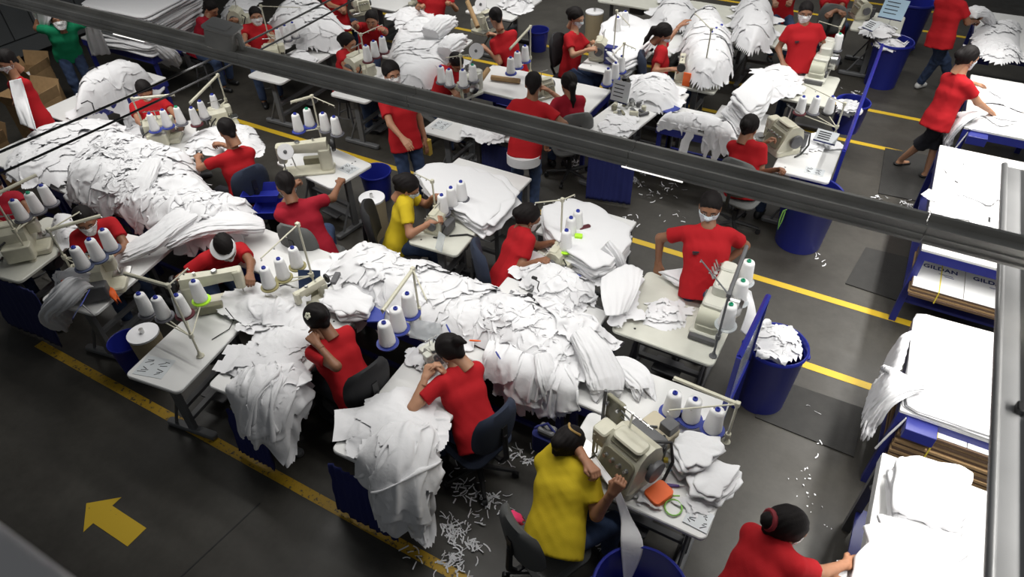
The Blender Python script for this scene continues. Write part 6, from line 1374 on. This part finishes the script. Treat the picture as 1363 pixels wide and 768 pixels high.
# black snippers and cables on the heap
for k, (u, v, z) in enumerate(((706, 395, 1.03), (712, 372, 1.05))):
    q = P(u, v, z); b = MB(); b.tube([(0, 0, 0), (.05, -.02, .01), (.07, -.09, 0), (.10, -.12, .0)], .005, 6); b.slab((-.01, .01, .005), (.05, .03, .02), .01, .004); o = obj('thread_snips', b, BLACK); o.location = q; tag(o, ['black thread snips on the big heap, the lower pair', 'black thread snips on the big heap, the upper pair'][k], 'snips')
boxthing('navy_clip', 'dark clip on the left end of the big heap', 'clip', (447, 372, .98), (.05, .14, .03), IRON, R_(20), .01)
# cables lying on tables
for nm, lb, pts, r in (('power_cable', 'thick black cable on the middle yellow worker\'s table', [(598, 314, .77), (622, 312, .775), (640, 318, .77), (652, 322, .74), (670, 312, .45)], .009), ('power_cable', 'grey cable running right from the mid right machine', [(758, 358, .80), (780, 356, .80), (800, 350, .80), (814, 346, .74)], .010), ('power_cable', 'thin black cable over the bare sewing table', [(300, 410, .90), (312, 425, .82), (305, 438, .77), (282, 452, .766)], .004)):
    Q = [P(*p) for p in pts]; b = MB(); b.tube([tuple(q - Q[0]) for q in Q], r, 7); o = obj(nm, b, BLACK); o.location = Q[0]; tag(o, lb, 'cable')
for k, (u0, v0, u1, v1) in enumerate(((650, 92, 628, 124), (622, 2, 636, 36))):
    a, c = P(u0, v0, .95 if k == 0 else 1.25), P(u1, v1, .80 if k == 0 else 1.0); d = c - a; t = thing('card_tube', ['brown card tube leaning at the bent man\'s machine', 'brown card tube standing at the top beside the reel'][k], 'tube', c)
    b = MB(); b.tube([tuple(-d), (0, 0, 0)], .035, 14); obj('tube_wall', b, CARD, t); b = MB(); b.tube([tuple(-d * 1.002), tuple(-d * 1.004)], .027, 12); obj('tube_bore', b, CARDSH, t)
a, c = P(654, 103, .80), P(692, 108, .80); d = c - a; t = thing('card_tube', 'brown card tube lying on the long white cutting table', 'tube', a); b = MB(); b.tube([(0, 0, 0), tuple(d)], .035, 14); obj('tube_wall', b, CARD, t); b = MB(); b.tube([tuple(d * 1.002), tuple(d * 1.006)], .027, 12); obj('tube_bore', b, CARDSH, t)
boxthing('yellow_box', 'yellow box hanging at the hip of the standing woman in jeans', 'box', (570, 205, .60), (.10, .06, .20), mat('ochre_box', (.50, .34, .06), .6), 0, .01)
# clear bags, hanging navy cloth below the tables
def curtain(label, a, c, z1, z0, m, seed, nv=26, fold=9, amp=.02, bulge=.05):
    d = c - a; n = Vector((d.y, -d.x, 0)).normalized(); rows = []
    for z in (z1, (z0 + z1) / 2, z0):
        rows.append([Vector((a.x + d.x * f, a.y + d.y * f, z)) + n * (bulge * (z1 - z) / (z1 - z0 + 1e-6)) for f in (0, .33, .66, 1)])
    return sheetcloth('hanging_bag', label, rows, seed, m=m, th=.012, nu=12, nv=nv, wrinkle=amp, folds=fold, cat='bag')
BLUEC = mat('royal_blue_cloth', (.014, .020, .13), .85, bump=.2, bscale=50)
curtain('royal blue cloth bag hanging under the tilted white table', Vector((-2.72, 6.62, 0)), Vector((-2.18, 6.74, 0)), .76, .04, BLUEC, 301)
curtain('navy cloth bag under the table at the lower left edge', Vector((-6.95, 1.86, 0)), Vector((-6.15, 1.92, 0)), .70, .04, NAVY, 302)
curtain('navy cloth bag under the tufted worker\'s table', Vector((-2.62, 1.83, 0)), Vector((-2.05, 1.83, 0)), .60, .05, BLUEC, 303)
curtain('navy cloth bag under the flower worker\'s table', Vector((-3.70, 1.86, 0)), Vector((-3.30, 1.86, 0)), .55, .05, BLUEC, 304)
curtain('navy cloth bag with green tape beside the back-turned man', Vector((-3.95, 6.22, 0)), Vector((-3.45, 6.22, 0)), .68, .05, NAVY, 305)
q = P(655, 200, .45); b = MB(); b.tube([(0, 0, .22), (.01, -.01, .1), (.0, -.02, -.1), (.03, -.02, -.32)], .008, 6); o = obj('green_tape', b, GREEN); o.location = q; tag(o, 'green tape hanging in front of the navy bag, upper middle', 'tape')
q = P(1040, 290, .40); b = MB(); b.tube([(.03, 0, .12), (.0, -.01, .10), (-.01, -.02, -.02), (.0, -.03, -.14), (.015, -.02, -.02), (.02, -.01, .1)], .007, 6); o = obj('green_tape', b, GREEN); o.location = q; tag(o, 'green tape looped on the side of the empty blue bin', 'tape')
bundle('pink_cloth', 'small bright pink cloth on the grey chair of the nearest worker', [(672, 690, .78), (684, 688, .80), (694, 692, .74)], [.06, .09, .07], [.03, .04, .03], 310, m=PINK, nu=18, nv=22, cat='cloth', ridges=5)
t = thing('sling_bag', 'navy bag with grey box hanging left of the nearest worker', 'bag', P(728, 588, .55)); b = MB(); b.slab((0, 0, 0), (.22, .12, .24), .04, .03); obj('bag_body', b, BLUEC, t); b = MB(); b.slab((0, .0, .14), (.13, .09, .05), .02, .01); obj('grey_box', b, IRON, t); b = MB(); b.tube([(-.1, 0, .1), (0, 0, .22), (.1, 0, .1)], .012, 6); obj('strap', b, BLUEC, t)
for k, (lb, px) in enumerate((('navy plastic scoop tray beside the large left heap', (352, 262, .70)), ('navy plastic tray left of the grey chair at the long-arm machine', (366, 284, .60)))):
    t = thing('scoop_tray', lb, 'tray', P(*px), R_(30)); b = MB()
    b.add([(-.16, -.11, 0), (.16, -.11, 0), (.16, .11, 0), (-.16, .11, 0), (-.2, -.14, .1), (.2, -.14, .1), (.2, .14, .1), (-.2, .14, .1), (-.19, -.13, .1), (.19, -.13, .1), (.19, .13, .1), (-.19, .13, .1), (-.155, -.105, .012), (.155, -.105, .012), (.155, .105, .012), (-.155, .105, .012)],
          [(3, 2, 1, 0), (0, 1, 5, 4), (1, 2, 6, 5), (2, 3, 7, 6), (3, 0, 4, 7), (4, 5, 9, 8), (5, 6, 10, 9), (6, 7, 11, 10), (7, 4, 8, 11), (8, 9, 13, 12), (9, 10, 14, 13), (10, 11, 15, 14), (11, 8, 12, 15), (12, 13, 14, 15)]); obj('tray_body', b, BLUEB, t)
    b = MB(); b.box((0, 0, -.1 * 3), (.06, .06, .6)); obj('post', b, BLACK, t)
boxthing('blue_clip_board', 'blue board edge in front of the mid right machine', 'board', (756, 366, .80), (.26, .03, .05), BLUET, R_(-8))
boxthing('blue_board', 'blue board showing between the tilted table and the draped rolls', 'board', (888, 145, .80), (.24, .22, .02), BLUET, R_(-20))
boxthing('navy_flap', 'blue flap beside the worker with the hair flower', 'board', (502, 418, .80), (.14, .22, .02), BLUET, R_(30))
boxthing('lime_clip', 'lime plastic clip on the mid right white stack', 'clip', (770, 316, .99), (.07, .05, .03), LIME, .3, .01)
boxthing('maroon_pad', 'maroon felt pad on the mid right white stack', 'pad', (778, 303, .99), (.12, .05, .015), MAROON, .9, .02)
boxthing('brown_box', 'small brown box on the floor under the seated masked woman', 'box', (775, 108, .0), (.25, .2, .2), CARD, .2)
# pallet of white items on the floor by the tall shirt stack
boxthing('white_tub', 'small white tub on the floor by the blue legs, upper left', 'tub', (262, 86, .0), (.3, .25, .25), WHITE2, .4, .1)
# trimmings on the floor
scraps('white fabric trimmings between the near chairs and the yellow line', (620, 710), 150, .16, 401)
scraps('white fabric trimmings beside the navy chair of the tufted worker', (655, 650), 70, .22, 402)
scraps('white fabric trimmings under the nearest worker', (790, 745), 80, .14, 403)
scraps('white fabric trimmings behind the nearest worker\'s left arm', (690, 612), 40, .14, 404)
scraps('white fabric trimmings on the floor behind the mid right stack', (880, 258), 70, .38, 405)
scraps('white fabric trimmings beside the royal blue bag', (850, 246), 35, .12, 406)
scraps('white fabric trimmings at the foot of the empty blue bin', (1090, 335), 14, .16, 407)
scraps('white fabric trimmings beside the mat of the woman in black shorts', (1190, 265), 30, .2, 408)
scraps('white fabric trimmings near the far partition', (1130, 110), 24, .3, 409)
scraps('white fabric trimmings on the dark floor below the hanging bundles', (480, 655), 14, .12, 410)
scraps('white fabric trimmings on the large dark mat', (1060, 560), 8, .3, 411)
scraps('white fabric trimmings on the floor behind the standing back-turned man', (745, 225), 50, .25, 412)
scraps('pale crumbs on the floor at the lower right', (1085, 640), 22, .25, 413, size=(.006, .016))
